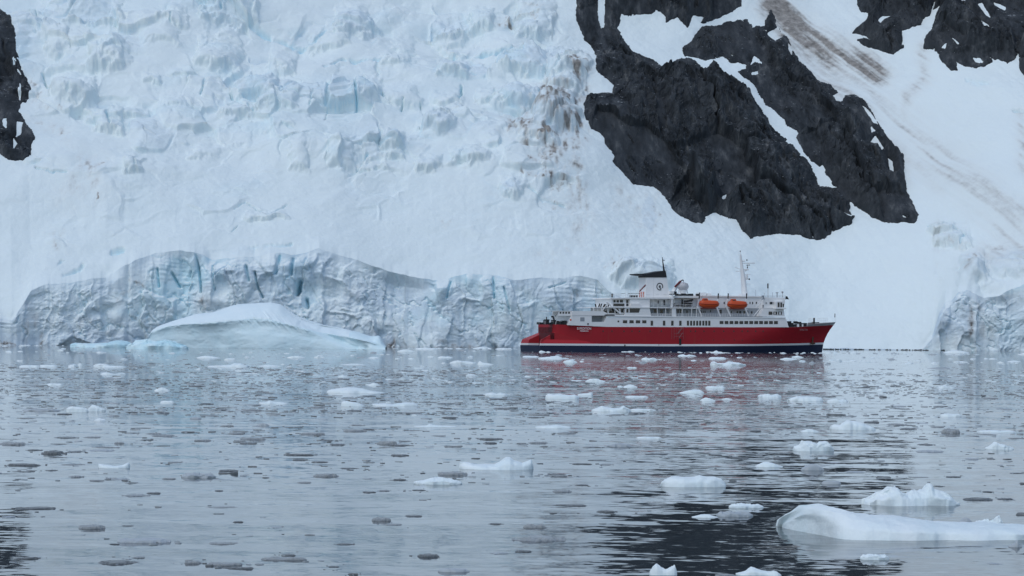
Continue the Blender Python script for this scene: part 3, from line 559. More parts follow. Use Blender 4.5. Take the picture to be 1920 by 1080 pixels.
# low stern body and the two stern sponsons
zt, zb = 2.55, 1.9
for y0, y1 in ((-9.25, 9.25),):
    hb.poly([(0, y0, -2), (24, -9.03, -2), (24, 9.03, -2), (0, y1, -2), (-0.3, y0, zb), (24, -9.03, zb), (24, 9.03, zb), (-0.3, y1, zb)], [(0, 3, 2, 1), (4, 5, 6, 7), (0, 1, 5, 4), (1, 2, 6, 5), (2, 3, 7, 6), (3, 0, 4, 7)], 2)
za, zap = P(1014, 636.8, -9)[1], P(1036, 623.5, -7)[1]
def sponson(yo, yi, yhull, ytip):
    hb.poly([(-0.1, yo, zb + .01), (20, ytip, zb + .01), (20, yi, zb + .01), (-0.1, yi, zb + .01), (-0.1, yo, zt), (20, ytip, zt), (20, yi, zt), (-0.1, yi, zt)], [(0, 3, 2, 1), (4, 5, 6, 7), (0, 1, 5, 4), (1, 2, 6, 5), (2, 3, 7, 6), (3, 0, 4, 7)], 1)
    A0, A1 = (-0.1, yo, zt + .01), (19, ytip, zt + .01); I0 = (-0.1, yi, zt + .01); T0 = (0.3, yo * 0.97, za); T1 = (0.3, yi, za); B1 = (5.4, yhull, zap); B2 = (5.4, yi, zap); I1 = (19, yi, zt + .01)
    hb.poly([A0, A1, I0, T0, T1, B1, B2, I1], [(0, 1, 5, 3), (3, 5, 6, 4), (0, 3, 4, 2), (2, 4, 6, 7), (1, 7, 6, 5), (0, 2, 7, 1)], 4)
sponson(-9.3, -8.3, -6.65, -9.05); sponson(9.3, 2.2, 6.65, 9.05)
hb.box(3.6, 5.0, -8.3, 2.2, zb, zap - 0.1, 5)
hull = hb.build('hull', [P_RED, P_WHITE, P_NAVY, P_GREY, P_RED_LIT, P_DRED], ship, False, True)
mb = MB()
zr0, zr1 = P(1024, 628, -6)[1], P(1024, 613.5, -6)[1]
for j in range(9): y = -6.2 + j * 1.45; mb.box(4.82, 4.97, y, y + 0.5, zap, zr1)
mb.box(4.9, 4.99, -6.3, 6.3, zap, zr1)
mb.build('stern_door', P_DRED, hull, False, True)
mb = MB()       # bow bulwark, a thin wall with a rail cap
xb0 = P(1512, 607, -6)[0]
o_, i_ = [], []
for side in (-1, 1):
    ps = []
    for j in range(24):
        u = j / 23; x = xb0 + u * (stem_x(z_tp(200)) - xb0); z0 = z_tp(x) + .01
        z1 = z_bw(x); x1 = xb0 + u * (stem_x(z1) - xb0)
        ps.append(((x, side * half(x, z0), z0), (x1, side * half(x1, z1), z1), (x1, side * max(half(x1, z1) - 0.2, 0), z1), (x, side * max(half(x, z0) - 0.2, 0), z0)))
    for a, b in zip(ps[:-1], ps[1:]): mb.poly(a + b, [(0, 1, 5, 4), (1, 2, 6, 5), (2, 3, 7, 6)], 0)
mb.build('bulwark', P_GREY, hull, False, True)
def small(name, mat, boxes, parent, n, f):
    out = []
    for x0, x1, y0, y1 in boxes:
        m = MB(); m.pxbox(x0, x1, y0, y1, n, f); out.append(m.build(name, mat, parent))
    return out
def hull_y(px_, py_):
    y = -9.0
    for _ in range(6):
        x, z = P(px_, py_, y); y = -half(x, z)
    return y
for px_ in (1131, 1147.5, 1170, 1185, 1199, 1219, 1240, 1295, 1304, 1320, 1339, 1357, 1376, 1391.5, 1402, 1417, 1431):
    y = hull_y(px_, 621); small('porthole', P_GLASS, [(px_ - 1.1, px_ + 1.1, 619.8, 622.2)], hull, y - 0.05, y + 0.1)
for px_ in (1315, 1338, 1357, 1377, 1392, 1413, 1431, 1445, 1465):
    y = hull_y(px_, 637.5); small('porthole', P_GLASS, [(px_ - 0.8, px_ + 0.8, 636.6, 638.4)], hull, y - 0.05, y + 0.1)
y = hull_y(1524, 637)
mb = MB(); mb.pxbar(1523, 627, 1524, 646, y - .35, 0.28); mb.pxbar(1520, 644, 1528, 644, y - .45, 0.3); mb.pxbox(1521, 1526, 627, 636, y - .3, y + .6); mb.build('anchor', P_RUST, hull, False, True)
mb = MB()       # boarding stair on the hull side
for x in (1259, 1262, 1265, 1269, 1273, 1281.5): mb.pxbar(x, 613, x, 636, -9.4, 0.028)
for yy in (617, 625, 631): mb.pxbar(1264, yy, 1282, yy, -9.4, 0.03)
mb.pxbar(1272, 625, 1280, 614, -9.4, 0.06); mb.pxbar(1270, 626, 1278, 614, -9.3, 0.05); mb.pxbar(1273, 634, 1280, 624, -9.6, 0.08)
mb.build('boarding_stair', paint('stair_steel', (.24, .15, .16), .6, .1), ship, False, True)
small('side_door', P_BLACK, [(1273.5, 1277.6, 635, 647)], hull, -9.12, -8.9)
mb = MB(); mb.pxbox(1171, 1172.6, 646, 650, -9.2, -8.9); mb.pxbox(1235, 1236, 646, 647.5, -9.1, -8.9); mb.build('hull_outlet', P_BLACK, hull)
def to_mesh(o):
    bpy.context.view_layer.update()
    me = bpy.data.meshes.new_from_object(o.evaluated_get(bpy.context.evaluated_depsgraph_get()))
    q = bpy.data.objects.new('part', me); COL.objects.link(q); q.parent = o.parent; q.location = o.location; q.rotation_euler = o.rotation_euler; q.scale = o.scale
    nm = o.name.split('.')[0]; bpy.data.objects.remove(o); q.name = nm; return q
def letters(body, name, px_, py_, yl, size, sx, mat, parent, rotz=0.0):
    cu = bpy.data.curves.new(name, 'FONT'); cu.body = body; cu.size = size; cu.align_x = 'CENTER'; cu.align_y = 'CENTER'; cu.extrude = 0.015
    o = bpy.data.objects.new(name, cu); COL.objects.link(o); cu.materials.append(mat); o.parent = parent
    x, z = P(px_, py_, yl); o.location = (x, yl, z); o.rotation_euler = (R(90), 0, rotz); o.scale = (sx, 1, 1); return to_mesh(o)
letters('EXPEDITION', 'lettering', 1095.2, 616.2, -9.12, 1.08, 0.82, P_LETTER, hull)
letters('MONROVIA', 'lettering', 1095.5, 620.8, -9.12, 0.68, 0.82, P_LETTER, hull)
yb = hull_y(1507, 618.5); x1_, z1_ = P(1497, 618.5, hull_y(1497, 618.5)); x2_, z2_ = P(1517, 618.5, hull_y(1517, 618.5))
letters('EXPEDITION', 'lettering', 1507, 618.3, yb - 0.22, 0.9, 0.72, P_FAINT, hull, math.atan2(hull_y(1517, 618.5) - hull_y(1497, 618.5), x2_ - x1_))

# superstructure, deck by deck
m1 = MB()
m1.prism([(1066, 609.6), (1072, 592), (1109.5, 592), (1109.5, 611.2), (1100, 611)], -9, 9)
m1.prism([(1072, 591.7), (1074, 583), (1131, 583.5), (1138, 587), (1138, 591.7)], -9.08, 9.08)
m1.prism([(1109.5, 603.5), (1134, 603.5), (1137, 592), (1139, 594.4), (1139, 612.9), (1109.5, 611.5)], -9, 9)
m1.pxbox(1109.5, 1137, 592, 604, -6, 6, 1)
m1.prism([(1139, 595), (1471, 595), (1474, 598.5), (1479, 613.6), (1139, 612.8)], -8.95, 8.95)
main_house = m1.build('main_deck_house', [P_WHITE, P_PANEL], ship, False, True)
mb = MB(); mb.pxbox(1138, 1473, 593.4, 595.2, -9.12, 9.12); mb.build('promenade_deck', P_WHITE, ship)
small('side_panel', P_PANEL, [(1088, 1096, 595, 602.5)], main_house, -9.03, -8.9)
small('window', P_GLASS, [(1168, 1176, 600.5, 606), (1180.3, 1188.2, 600.5, 606), (1192.3, 1200.4, 600.5, 606), (1204.2, 1212, 600.5, 606)], main_house, -9.0, -8.9)
small('porthole', P_GLASS, [(1158, 1161, 601, 604.3)], main_house, -9.0, -8.9)
small('window', P_GLASS, [(a, b, 601.3, 610.5) for a, b in [(1220, 1224.5), (1243, 1247.5), (1258.5, 1263), (1273.6, 1278), (1288, 1292), (1294, 1297.8), (1299.7, 1303.3), (1305.4, 1309.2), (1311, 1314.8), (1316.9, 1320.7), (1322.3, 1326.2), (1328, 1332)]], main_house, -9.0, -8.9)
small('window', P_GLASS, [(1349.4 + 9.27 * k, 1356.6 + 9.27 * k, 601.8, 607.6) for k in range(12)], main_house, -9.0, -8.9)
mb = MB(); x, z = P(1102.5, 607.3, -9.1); mb.sphere((x, -9.15, z), 0.28, 0.15, 0.28); mb.build('mooring_pipe', P_BLACK, main_house)
mb = MB(); x, z = P(1069.5, 600, -8.6); mb.sphere((x, -8.9, z), 0.36, 0.15, 0.42); mb.build('lifebuoy', P_ORANGE, main_house)
mb = MB(); mb.prism([(1045.5, 592), (1049, 583), (1073, 583), (1071, 592)], -8.4, -8.2); mb.prism([(1045.5, 592), (1049, 583), (1073, 583), (1071, 592)], 8.2, 8.4); mb.pxbox(1048, 1072, 582.6, 583.4, -8.5, 8.5)
scr = mb.build('wind_screen', P_WHITE, ship, False, True)
small('pane', P_GLASS, [(1049.4 + 5.3 * k, 1052.6 + 5.3 * k, 584.6, 588.2) for k in range(4)], scr, -8.43, -8.38)
# promenade deck level
m2 = MB()
m2.prism([(1140, 593.4), (1140, 577), (1172, 577), (1172, 593.4)], -7.6, 7.6)
m2.prism([(1172, 593.4), (1172, 577), (1200.6, 577), (1218, 577), (1221, 593.4)], -8.9, 8.9)
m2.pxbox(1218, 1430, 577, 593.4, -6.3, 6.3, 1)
m2.pxbox(1260, 1267.5, 577, 593.4, -8.9, -6.3)
m2.prism([(1423, 593.4), (1433, 578), (1469, 578), (1471.5, 593.4)], -8.7, 8.7)
prom = m2.build('promenade_deck_house', [P_WHITE, P_PANEL], ship, False, True)
small('window', P_GLASS, [(1174.6, 1178.6, 579, 586)], prom, -8.96, -8.8)
mb = MB(); mb.prism([(1180.5, 586.2), (1180.5, 578.2), (1200.4, 578.2), (1198, 586.2)], -8.95, -8.8); mb.build('window', P_GLASS, prom)  # open bay in the deck side, its dark interior painted as a flat sheet
small('window', P_GLASS, [(1131, 1138, 578.5, 586.5), (1142, 1152, 579, 587), (1154, 1160.5, 579, 587.5), (1164, 1170, 579, 586)], prom, -7.66, -7.5)
small('window', P_GLASS, [(1226, 1231.5, 580.5, 586.5), (1238, 1243, 580.8, 586.8), (1270, 1273, 580, 587), (1275, 1277.5, 580, 587), (1287, 1289.4, 582, 586.5), (1314, 1316, 582.6, 586.6), (1317.8, 1319.4, 582.6, 586.6), (1321, 1323, 582.6, 586.6), (1331.4, 1333.2, 581.5, 585.5), (1349, 1353.4, 580.5, 588.5), (1370.4, 1372.4, 583, 587.4), (1381.2, 1384, 583, 588), (1386, 1390, 583, 588.5), (1394, 1397.5, 583, 588.5), (1400, 1403, 583, 588.5), (1408, 1411, 583.5, 588.5)], prom, -6.36, -6.2)
for k in range(3):
    w0 = 1441.3 + 8.9 * k; o = small('window', P_GLASS, [(w0, w0 + 7, 584.2, 590.2)], prom, -8.76, -8.6)[0]
    if k: m = MB(); m.pxbox(w0 + 2, w0 + 5 - (k == 1) * 1.2, 585.2, 589.6, -8.78, -8.7); m.build('curtain', P_WHITE, prom)
mb = MB(); mb.pxbox(1140, 1312, 576, 577.7, -9.1, 9.1); mb.pxbox(1127, 1172, 588, 589.2, -8.2, 8.2); mb.build('boat_deck', P_WHITE, ship)
mb = MB()
for x in (1232.5, 1248.2, 1279, 1297, 1306): mb.pxbar(x, 577, x, 593.5, -8.9, 0.11)
for x in (1128, 1140, 1153, 1163): mb.pxbar(x, 577, x, 592, -8.2, 0.12)
mb.build('deck_post', P_WHITE, ship)
mb = MB()
mb.rail(1222, 1259, 588, 593.4, -9.0, 4); mb.rail(1268, 1424, 588, 593.4, -9.0, 4.5)
mb.build('promenade_railing', P_WHITE, ship)
mb = MB()
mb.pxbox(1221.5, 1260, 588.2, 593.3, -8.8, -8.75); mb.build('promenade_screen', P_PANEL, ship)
# boat deck level
m3 = MB()
m3.pxbox(1147, 1182, 560.5, 576.2, -7.2, 7.2)
m3.pxbox(1181, 1218, 558.5, 576.2, -8.0, 8.0)
m3.pxbox(1217, 1312, 558.5, 576.2, -5, 5, 0)
m3.pxbox(1306, 1436, 556.5, 593, -5.2, 5.2, 0)
boat_house = m3.build('boat_deck_house', [P_WHITE, P_PANEL], ship, False, True)
mb = MB(); mb.prism([(1144.5, 560.4), (1145, 558.4), (1215, 557.6), (1264, 557.6), (1264, 560.2), (1185, 560.2)], -8.3, 8.3); mb.pxbox(1263.5, 1313, 554.8, 558.6, -7, 7); mb.pxbox(1313, 1432, 554.6, 556.6, -5.6, 5.6); mb.build('top_deck', P_WHITE, ship)
small('window', P_GLASS, [(1150.3, 1154.4, 562.5, 567.2), (1156, 1160.6, 562.5, 567.2), (1162.4, 1168.3, 562.5, 567.2), (1150, 1170.8, 569.2, 574.2), (1174.2, 1178.2, 562, 568), (1174.2, 1178.2, 569, 574), (1179.6, 1181, 562.5, 567)], boat_house, -7.26, -7.1)
mb = MB(); mb.prism([(1182, 576.4), (1183.5, 569.2), (1200.5, 569.2), (1200, 576.4)], -9.0, -7.9); mb.build('canvas_awning', P_LETTER, ship)
small('window', P_GLASS, [(1405.5, 1407.2, 566, 570), (1410.2, 1412.2, 566, 570.4), (1417.2, 1419.4, 566, 570.4), (1296, 1298, 563, 566), (1357, 1359, 566, 570)], boat_house, -5.26, -5.1)
mb = MB(); mb.rail(1218, 1264, 561, 576, -8.8, 7.5, rows=2); mb.rail(1264, 1308, 571, 576.5, -9.0, 10.5, rows=2); mb.rail(1405, 1432, 571.5, 577, -8.2, 6)
mb.build('boat_deck_railing', P_WHITE, ship)
mb = MB()
for x, y0, y1 in ((1233.8, 563.5, 569.5), (1245.4, 562.5, 571.5)): mb.pxbar(x, y0, x + 0.6, y1, -8.2, 0.3)
mb.pxbar(1257, 562, 1256, 573, -8.3, 0.07); mb.pxbar(1250, 562, 1257, 562, -8.3, 0.07)
mb.build('deck_fitting', P_BLACK, ship)  # dark fittings behind the rail, exact kind left open
# aft stair, sun deck clutter
mb = MB()
mb.pxbar(1137, 566, 1163, 588, -8.7, 0.28); mb.pxbar(1130, 582, 1141, 566, -8.5, 0.14); mb.pxbar(1160, 578, 1164, 588, -8.6, 0.2)
mb.build('outside_stair', P_WHITE, ship, False, True)
mb = MB(); mb.rail(1112, 1146, 577, 583, -8.3, 3.5); mb.pxbox(1116, 1147, 576.2, 577.2, -8.4, 8.4); mb.pxbox(1135, 1172, 590.5, 592.5, -8.8, -7.7)
for x in (1113, 1121, 1130): mb.pxbar(x, 577, x, 583.5, -8, .1)
mb.build('sun_deck', P_WHITE, ship)
mb = MB()
for x, dx in ((1117.5, -1.4), (1122.5, 2.2), (1126, 2.4), (1131, 2.8), (1133, 2), (1137, -1), (1140, 1.6)): mb.pxbar(x, 575.8, x + dx, 570.5 - random.random() * 2, -7.6 + random.random(), 0.22)
for x in np.arange(1134, 1151, 2.4): mb.pxbox(x, x + 1.6, 589.6, 592, -9.2, -8.9)
mb.build('deck_clutter', P_BLACK, ship)  # slanted dark clutter on the sun deck, not identified
# wheelhouse
m4 = MB()
m4.prism([(1431.5, 577.6), (1434.5, 557.6), (1472.5, 558.2), (1471.5, 564), (1468, 577.6)], -7.6, 7.6)
m4.prism([(1456, 577.3), (1455, 565.5), (1472.5, 564.5), (1469.5, 577.3)], -9.6, 9.6)
m4.pxbox(1455, 1474, 577.3, 579.4, -9.7, 9.7)
wheel = m4.build('wheelhouse', P_WHITE, ship, False, True)
small('window', P_GLASS, [(1443.2, 1448.6, 566, 570.6), (1450, 1455, 566, 570.6)], wheel, -7.66, -7.5)
small('window', P_GLASS, [(1458.2, 1461.8, 567, 576), (1463.2, 1466.4, 567, 576), (1467.6, 1470, 569.5, 576)], wheel, -9.66, -9.5)
mb = MB(); mb.pxbox(1430.5, 1431.8, 571.5, 576.5, -7.7, -7.4); mb.build('side_door', P_BLACK, wheel)
mb = MB()
x, z = P(1436.5, 568, -7.7); mb.sphere((x, -7.75, z), 0.3, .12, .35)
mb.build('lifebuoy', P_GREY, wheel)
mb = MB(); mb.rail(1435, 1473, 554.5, 558, -7.5, 5, rows=2); mb.pxbar(1417, 557, 1417, 543, -3, .05); mb.pxbar(1440, 557.5, 1440, 540.5, -2, .09); mb.pxbar(1467, 557.5, 1467, 549, -6, .07); mb.pxbar(1457, 557.5, 1457, 549, -6, .16); mb.pxbar(1448.5, 557.5, 1448.5, 548, -6, .06); mb.pxbar(1433, 556, 1433, 549, -5, .06)
x, z = P(1467, 548, -6); mb.sphere((x, -6, z), .38, .3, .38); x, z = P(1457, 549, -6); mb.box(x - .4, x + .4, -6.3, -5.7, z - .1, z + .15); mb.build('bridge_fitting', P_GREY, wheel)
mb = MB(); mb.pxbar(1439.8, 540.5, 1439.8, 531.5, -2, .22, 0); mb.build('signal_lamp', P_BLACK, wheel)
mb = MB(); mb.prism([(1473, 556), (1476, 555.2), (1479.5, 561.4), (1473.2, 560.8)], -6.4, -6.3); mb.pxbar(1473, 562, 1473, 554.6, -6.35, .06); mb.build('flag', P_BLACK, wheel)
mb = MB(); mb.pxbox(1429.5, 1433, 554, 562.5, -7.9, -7.2); mb.build('searchlight', P_PANEL, wheel)
mb = MB()
mb.pxbar(1431.5, 562, 1417, 577, -8.2, .16); mb.pxbar(1430, 558, 1415.5, 574, -8.2, .08); mb.pxbar(1425, 578.5, 1412.5, 593, -8.6, .14); mb.pxbar(1428, 575, 1424, 580, -8.6, .1)
for k in range(9): mb.pxbar(1430 - k * 1.6, 563 + k * 1.65, 1430 - k * 1.6, 560 + k * 1.65, -8.2, .04)
mb.build('bridge_stair', P_WHITE, ship, False, True)
# funnel
mb = MB(); mb.prism([(1211, 557.8), (1212.3, 520.2), (1250.2, 520.2), (1256, 557.8)], -3.2, 3.2); funnel = mb.build('funnel', P_WHITE, ship)
mb = MB(); mb.prism([(1211.6, 520.1), (1211.6, 517), (1195.5, 515.2), (1195, 513.2), (1213, 513.6), (1243, 507.8), (1248, 507.5), (1250.4, 520.1)], -3.35, 3.35); mb.build('funnel_cap', P_BLACK, funnel)
mb = MB()
for x in (1225.5,): mb.pxbox(x, x + .35, 521, 557, -3.24, -3.19)
for x in (1212.6, 1230, 1244): mb.pxbox(x, x + 6, 552.5, 552.8, -3.24, -3.19)
mb.build('panel_seam', P_GREY, funnel)
mb = MB(); mb.pxbar(1245, 508, 1241.6, 482, -1.5, 0.34, 0, 0.1); mb.pxbar(1243.5, 488.6, 1246.5, 488.6, -1.5, .1); mb.pxbar(1244.7, 485.5, 1244.7, 488.6, -1.5, .07); mb.pxbar(1244.2, 496.6, 1249.5, 497.6, -1.5, .04); mb.pxbar(1244.8, 502, 1248.5, 502.2, -1.5, .04)
for x in (1247, 1248.8, 1250): mb.pxbar(x, 497 + (x - 1247) * 2, x + .5, 513, -1.5, .02)
mb.build('funnel_mast', P_BLACK, funnel)
lx, lz = P(1237.2, 537.4, -3.25)
mb = MB(); na = 40; r0_, r1_ = 0.92, 1.2
for k in range(na):
    a, b = R(-25 + 325 * k / na), R(-25 + 325 * (k + 1) / na)
    mb.poly([(lx + r * math.cos(q), y, lz + r * 1.05 * math.sin(q)) for y in (-3.27, -3.21) for r in (r0_, r1_) for q in (a, b)], [(0, 1, 3, 2), (4, 5, 7, 6), (0, 1, 5, 4), (2, 3, 7, 6)], 0)
mb.box(lx + .0, lx + .62, -3.27, -3.21, lz - .72, lz - .5)
mb.build('emblem', P_BLACK, funnel, False, True)
cu = bpy.data.curves.new('emblem', 'FONT'); cu.body = 'e'; cu.size = 1.75; cu.align_x = 'CENTER'; cu.align_y = 'CENTER'; cu.extrude = .02; cu.offset = .035; cu.materials.append(P_BLACK)
o = bpy.data.objects.new('emblem', cu); COL.objects.link(o); o.parent = funnel; o.location = (lx - .02, -3.24, lz + .12); o.rotation_euler = (R(90), 0, 0); to_mesh(o)
# railings and lockers aft of the funnel
mb = MB(); mb.rail(1173, 1196, 543, 557.6, -7.5, 4.4, rows=3); mb.rail(1146, 1172, 551, 558, -8, 3.2, rows=2); mb.rail(1172, 1212, 552, 558, -8.1, 5, rows=2)
mb.build('top_deck_railing', P_WHITE, ship)
mb = MB()
for x0, x1 in ((1182.5, 1189), (1190.8, 1196), (1148.5, 1149.6)): mb.pxbox(x0, x1, 553.5 if x0 > 1150 else 551, 557.4, -6.5, -5.5)
mb.pxbar(1163, 551, 1173, 549.5, -7, .06); mb.pxbar(1177, 550.4, 1200, 550, -7, .09); mb.build('deck_locker', P_BLACK, ship)
mb = MB(); mb.pxbar(1199, 546.5, 1210.5, 534, -4.5, .2); mb.pxbar(1204, 541, 1210, 536.5, -4.5, .12); mb.build('derrick_boom', P_DRED, ship)
mb = MB()
for x in (1200, 1203.5, 1207): mb.pxbar(x, 547, x - .6, 557.4, -6, .16)
mb.build('life_jacket_rack', P_ORANGE, ship)
# crane, dome, deck gear
mb = MB(); mb.pxbar(1259.5, 575.8, 1260, 548, -7.8, .42, 0, .36); mb.pxbar(1260.5, 549.5, 1278, 524.5, -7, .62, 0, .34); mb.pxbox(1257, 1264, 546, 551, -8.2, -6.4); cr = mb.build('crane', P_WHITE, ship, False, True)
mb = MB(); mb.pxbar(1265.4, 538, 1276, 527.4, -7.9, .36); mb.build('crane_cylinder', P_DRED, cr)
mb = MB(); mb.pxbar(1275.6, 527.6, 1281, 524.4, -7.9, .16); mb.pxbar(1280.4, 524.6, 1282, 527.4, -7.9, .14); mb.pxbar(1281.6, 527, 1281.6, 532, -7.9, .04); mb.pxbox(1257, 1269, 546.4, 552.6, -8.1, -7.2); mb.build('crane_hook', P_BLACK, cr)
x, z = P(1280.5, 537, 0); mb = MB(); mb.sphere((x, 0, z), 1.95, 1.95, 1.45, 0, 24, 14); dome = mb.build('satellite_dome', paint('dome_grey', (.52, .53, .55), .5, .08), ship, True)
mb = MB(); xa, zl = P(1280.5, 556, 0); mb.bar((x, 0, zl), (x, 0, z - .9), 1.0, 0, 1.1, 12)
for s_ in (-1, 1): mb.bar((x + s_ * 2.0, 0, zl), (x + s_ * 1.3, 0, z - .7), .22)
mb.build('dome_cradle', P_WHITE, dome, False, True)
mb = MB(); mb.pxbox(1284, 1290, 531.5, 533, -1.6, -1.0); mb.build('dome_light', P_GREY, dome)
mb = MB()
for x0, x1, y0 in ((1267.6, 1272, 550.5), (1273, 1278.6, 551.6), (1279, 1287, 550.2), (1288.5, 1292, 551.4), (1292.8, 1300, 550.6), (1306.8, 1310.4, 551)): mb.pxbox(x0, x1, y0, 554.8, -5.5, -4.5)
mb.build('deck_gear', P_BLACK, ship)
mb = MB()
for x0, x1, y0 in ((1313, 1316, 552), (1318, 1324, 548.5), (1327, 1334, 550)): mb.pxbox(x0, x1, y0, 554.8, -3, 3)
mb.build('ventilator', P_WHITE, ship)
# mast with its yards
mb = MB(); mb.pxbar(1396.6, 556, 1393.2, 519, 0, 1.1, 0, .82); mb.pxbar(1393.2, 519, 1391.4, 505, 0, .8, 0, .62); mb.pxbar(1391.4, 505, 1388.4, 477, 0, .6, 0, .28); mb.pxbox(1391, 1401.5, 551, 555, -1.4, 1.4); mast = mb.build('mast', P_WHITE, ship, False, True)
mb = MB(); mb.pxbar(1388.4, 477, 1387.8, 469.5, 0, .1); mb.pxbar(1384.5, 478, 1384.5, 468, 0, .03); mb.pxbar(1384.4, 477.8, 1389, 477, 0, .06)
for a in ((1389.5, 490, 1396.5, 489.2, .14), (1392, 493.4, 1415.5, 493.3, .09), (1390.8, 505.8, 1403.5, 505.4, .16), (1378, 501, 1390.5, 506, .06), (1379.2, 508.7, 1391, 508.2, .07), (1396, 514.6, 1407, 514.4, .06), (1397, 523.6, 1405, 523, .13), (1399, 532.8, 1407, 532.6, .05), (1396.5, 510, 1400, 506.5, .05)): mb.pxbar(a[0], a[1], a[2], a[3], 0, a[4] * 1.8)
for a in ((1400.5, 515, 1400.3, 523.5, .22), (1403.4, 493.5, 1403.2, 497.6, .12)): mb.pxbar(a[0], a[1], a[2], a[3], 0, a[4] * 1.8)
for y0 in np.arange(483, 550, 3.1): mb.pxbar(1387.2 + (y0 - 483) * .065, y0, 1389 + (y0 - 483) * .08, y0, -.3, .025)
mb.pxbar(1386.6, 482, 1392.5, 553, -.35, .03)
mb.build('yard', P_WHITE, mast, False, True)
mb = MB(); mb.pxbar(1387.9, 470, 1387.9, 472.4, 0, .15); mb.pxbar(1400.5, 486, 1400.4, 489.2, 0, .16); mb.pxbar(1401.5, 499.4, 1401.4, 503.2, 0, .17); mb.pxbar(1400, 497.6, 1406, 497, 0, .15)
x, z = P(1404.4, 523.4, 0); mb.sphere((x, -.2, z), .28, .2, .28); mb.build('navigation_light', P_BLACK, mast)
# davits
mb = MB()
for c0, c1 in ((1311, 1346.5), (1365, 1399.5)):
    for c, dx in ((c0, 5), (c1, 4)):
        mb.pxbar(c + 0.5, 548.5 if c < 1340 else 550, c, 560, -8.4, .2, 1); mb.pxbar(c, 558, c - 3.6, 576, -6.6, .18, 0); mb.pxbar(c - 3.6, 574, c + dx, 593, -8.7, .26, 0, .22); mb.pxbar(c - 3, 580, c + 3, 580, -7.6, .1, 0)
    mb.pxbar(c0, 577.5, c1, 577.8, -7.6, .12, 0)
mb.pxbar(1396, 578, 1404, 593, -8.8, .1, 0)
mb.build('davit', [P_WHITE, P_BLACK], ship)
# mooring decks
mb = MB()
for x, y0, y1, wd in ((1012.5, 604, 608.2, 3), (1017, 604.5, 608.4, 3.6), (1027, 600, 608.4, 5), (1028.5, 598.8, 601, 4), (1035, 604.6, 608.6, 3), (1040.5, 599.8, 608.6, 5.5), (1047, 601.5, 608.8, 4), (1053, 603.6, 609, 4), (1060, 601, 609.2, 5.5), (1056, 602, 609, 2)): mb.pxbox(x - wd / 2, x + wd / 2, y0, y1, -6.5 - 1.2 * random.random(), -4.5 + random.random())
mb.pxbar(1024.8, 594, 1025, 600, -6, .16); mb.pxbar(1034, 593.2, 1037.6, 594.4, -6, .3); mb.pxbar(1038, 594, 1040.5, 602, -6, .1); mb.pxbar(1041, 593, 1043.5, 589.8, -6, .08); mb.pxbar(1037, 596, 1039, 600, -6, .2)
mb.build('mooring_winch', P_BLACK, ship)
mb = MB(); mb.pxbar(1058.5, 609, 1058.5, 593, -7, .06); mb.pxbar(1070, 609, 1070, 592, -7, .1); mb.rail(1011, 1065, 602.5, 608.5, -6.6, 5, rows=2); mb.pxbar(1041, 609, 1046, 592, -7, .06); mb.build('stern_railing', P_WHITE, ship)
mb = MB()
for x0, x1, y0, y1 in ((1480, 1484, 602.2, 606), (1491.8, 1495.6, 602.2, 606), (1479.4, 1513, 605.4, 606.8), (1481.6, 1487.6, 606.4, 613), (1489, 1493, 608, 612.8), (1500.2, 1503, 606.4, 612.8), (1507, 1512.8, 606.8, 612.8), (1498.4, 1502.6, 603.4, 605.4)): mb.pxbox(x0, x1, y0, y1, -5.2, -3.4)
mb.pxbox(1524.6, 1528, 603.4, 607, -2.4, -1.2); mb.pxbar(1526.4, 604, 1526.4, 596, -2, .3); mb.pxbar(1515, 606, 1536, 604.8, -2, .2)
mb.build('anchor_winch', P_BLACK, ship)
mb = MB()
for x0, x1 in ((1494.5, 1498.6), (1503.4, 1506.4)): mb.pxbox(x0, x1, 607, 613, -5, -3.6)
mb.rail(1516, 1524, 597, 606, -3.4, 2, rows=2); mb.rail(1532, 1551, 596.6, 605, -2.6, 3.2, rows=2); mb.build('forecastle_railing', P_WHITE, ship)
mb = MB(); mb.pxbar(1566, 604, 1565.5, 587, 0, .05); mb.build('jackstaff', P_WHITE, ship)
mb = MB(); mb.prism([(1564.7, 595), (1565.2, 587.6), (1566.2, 588.2), (1566.2, 595)], -.05, .05); mb.build('flag', P_BLACK, ship)
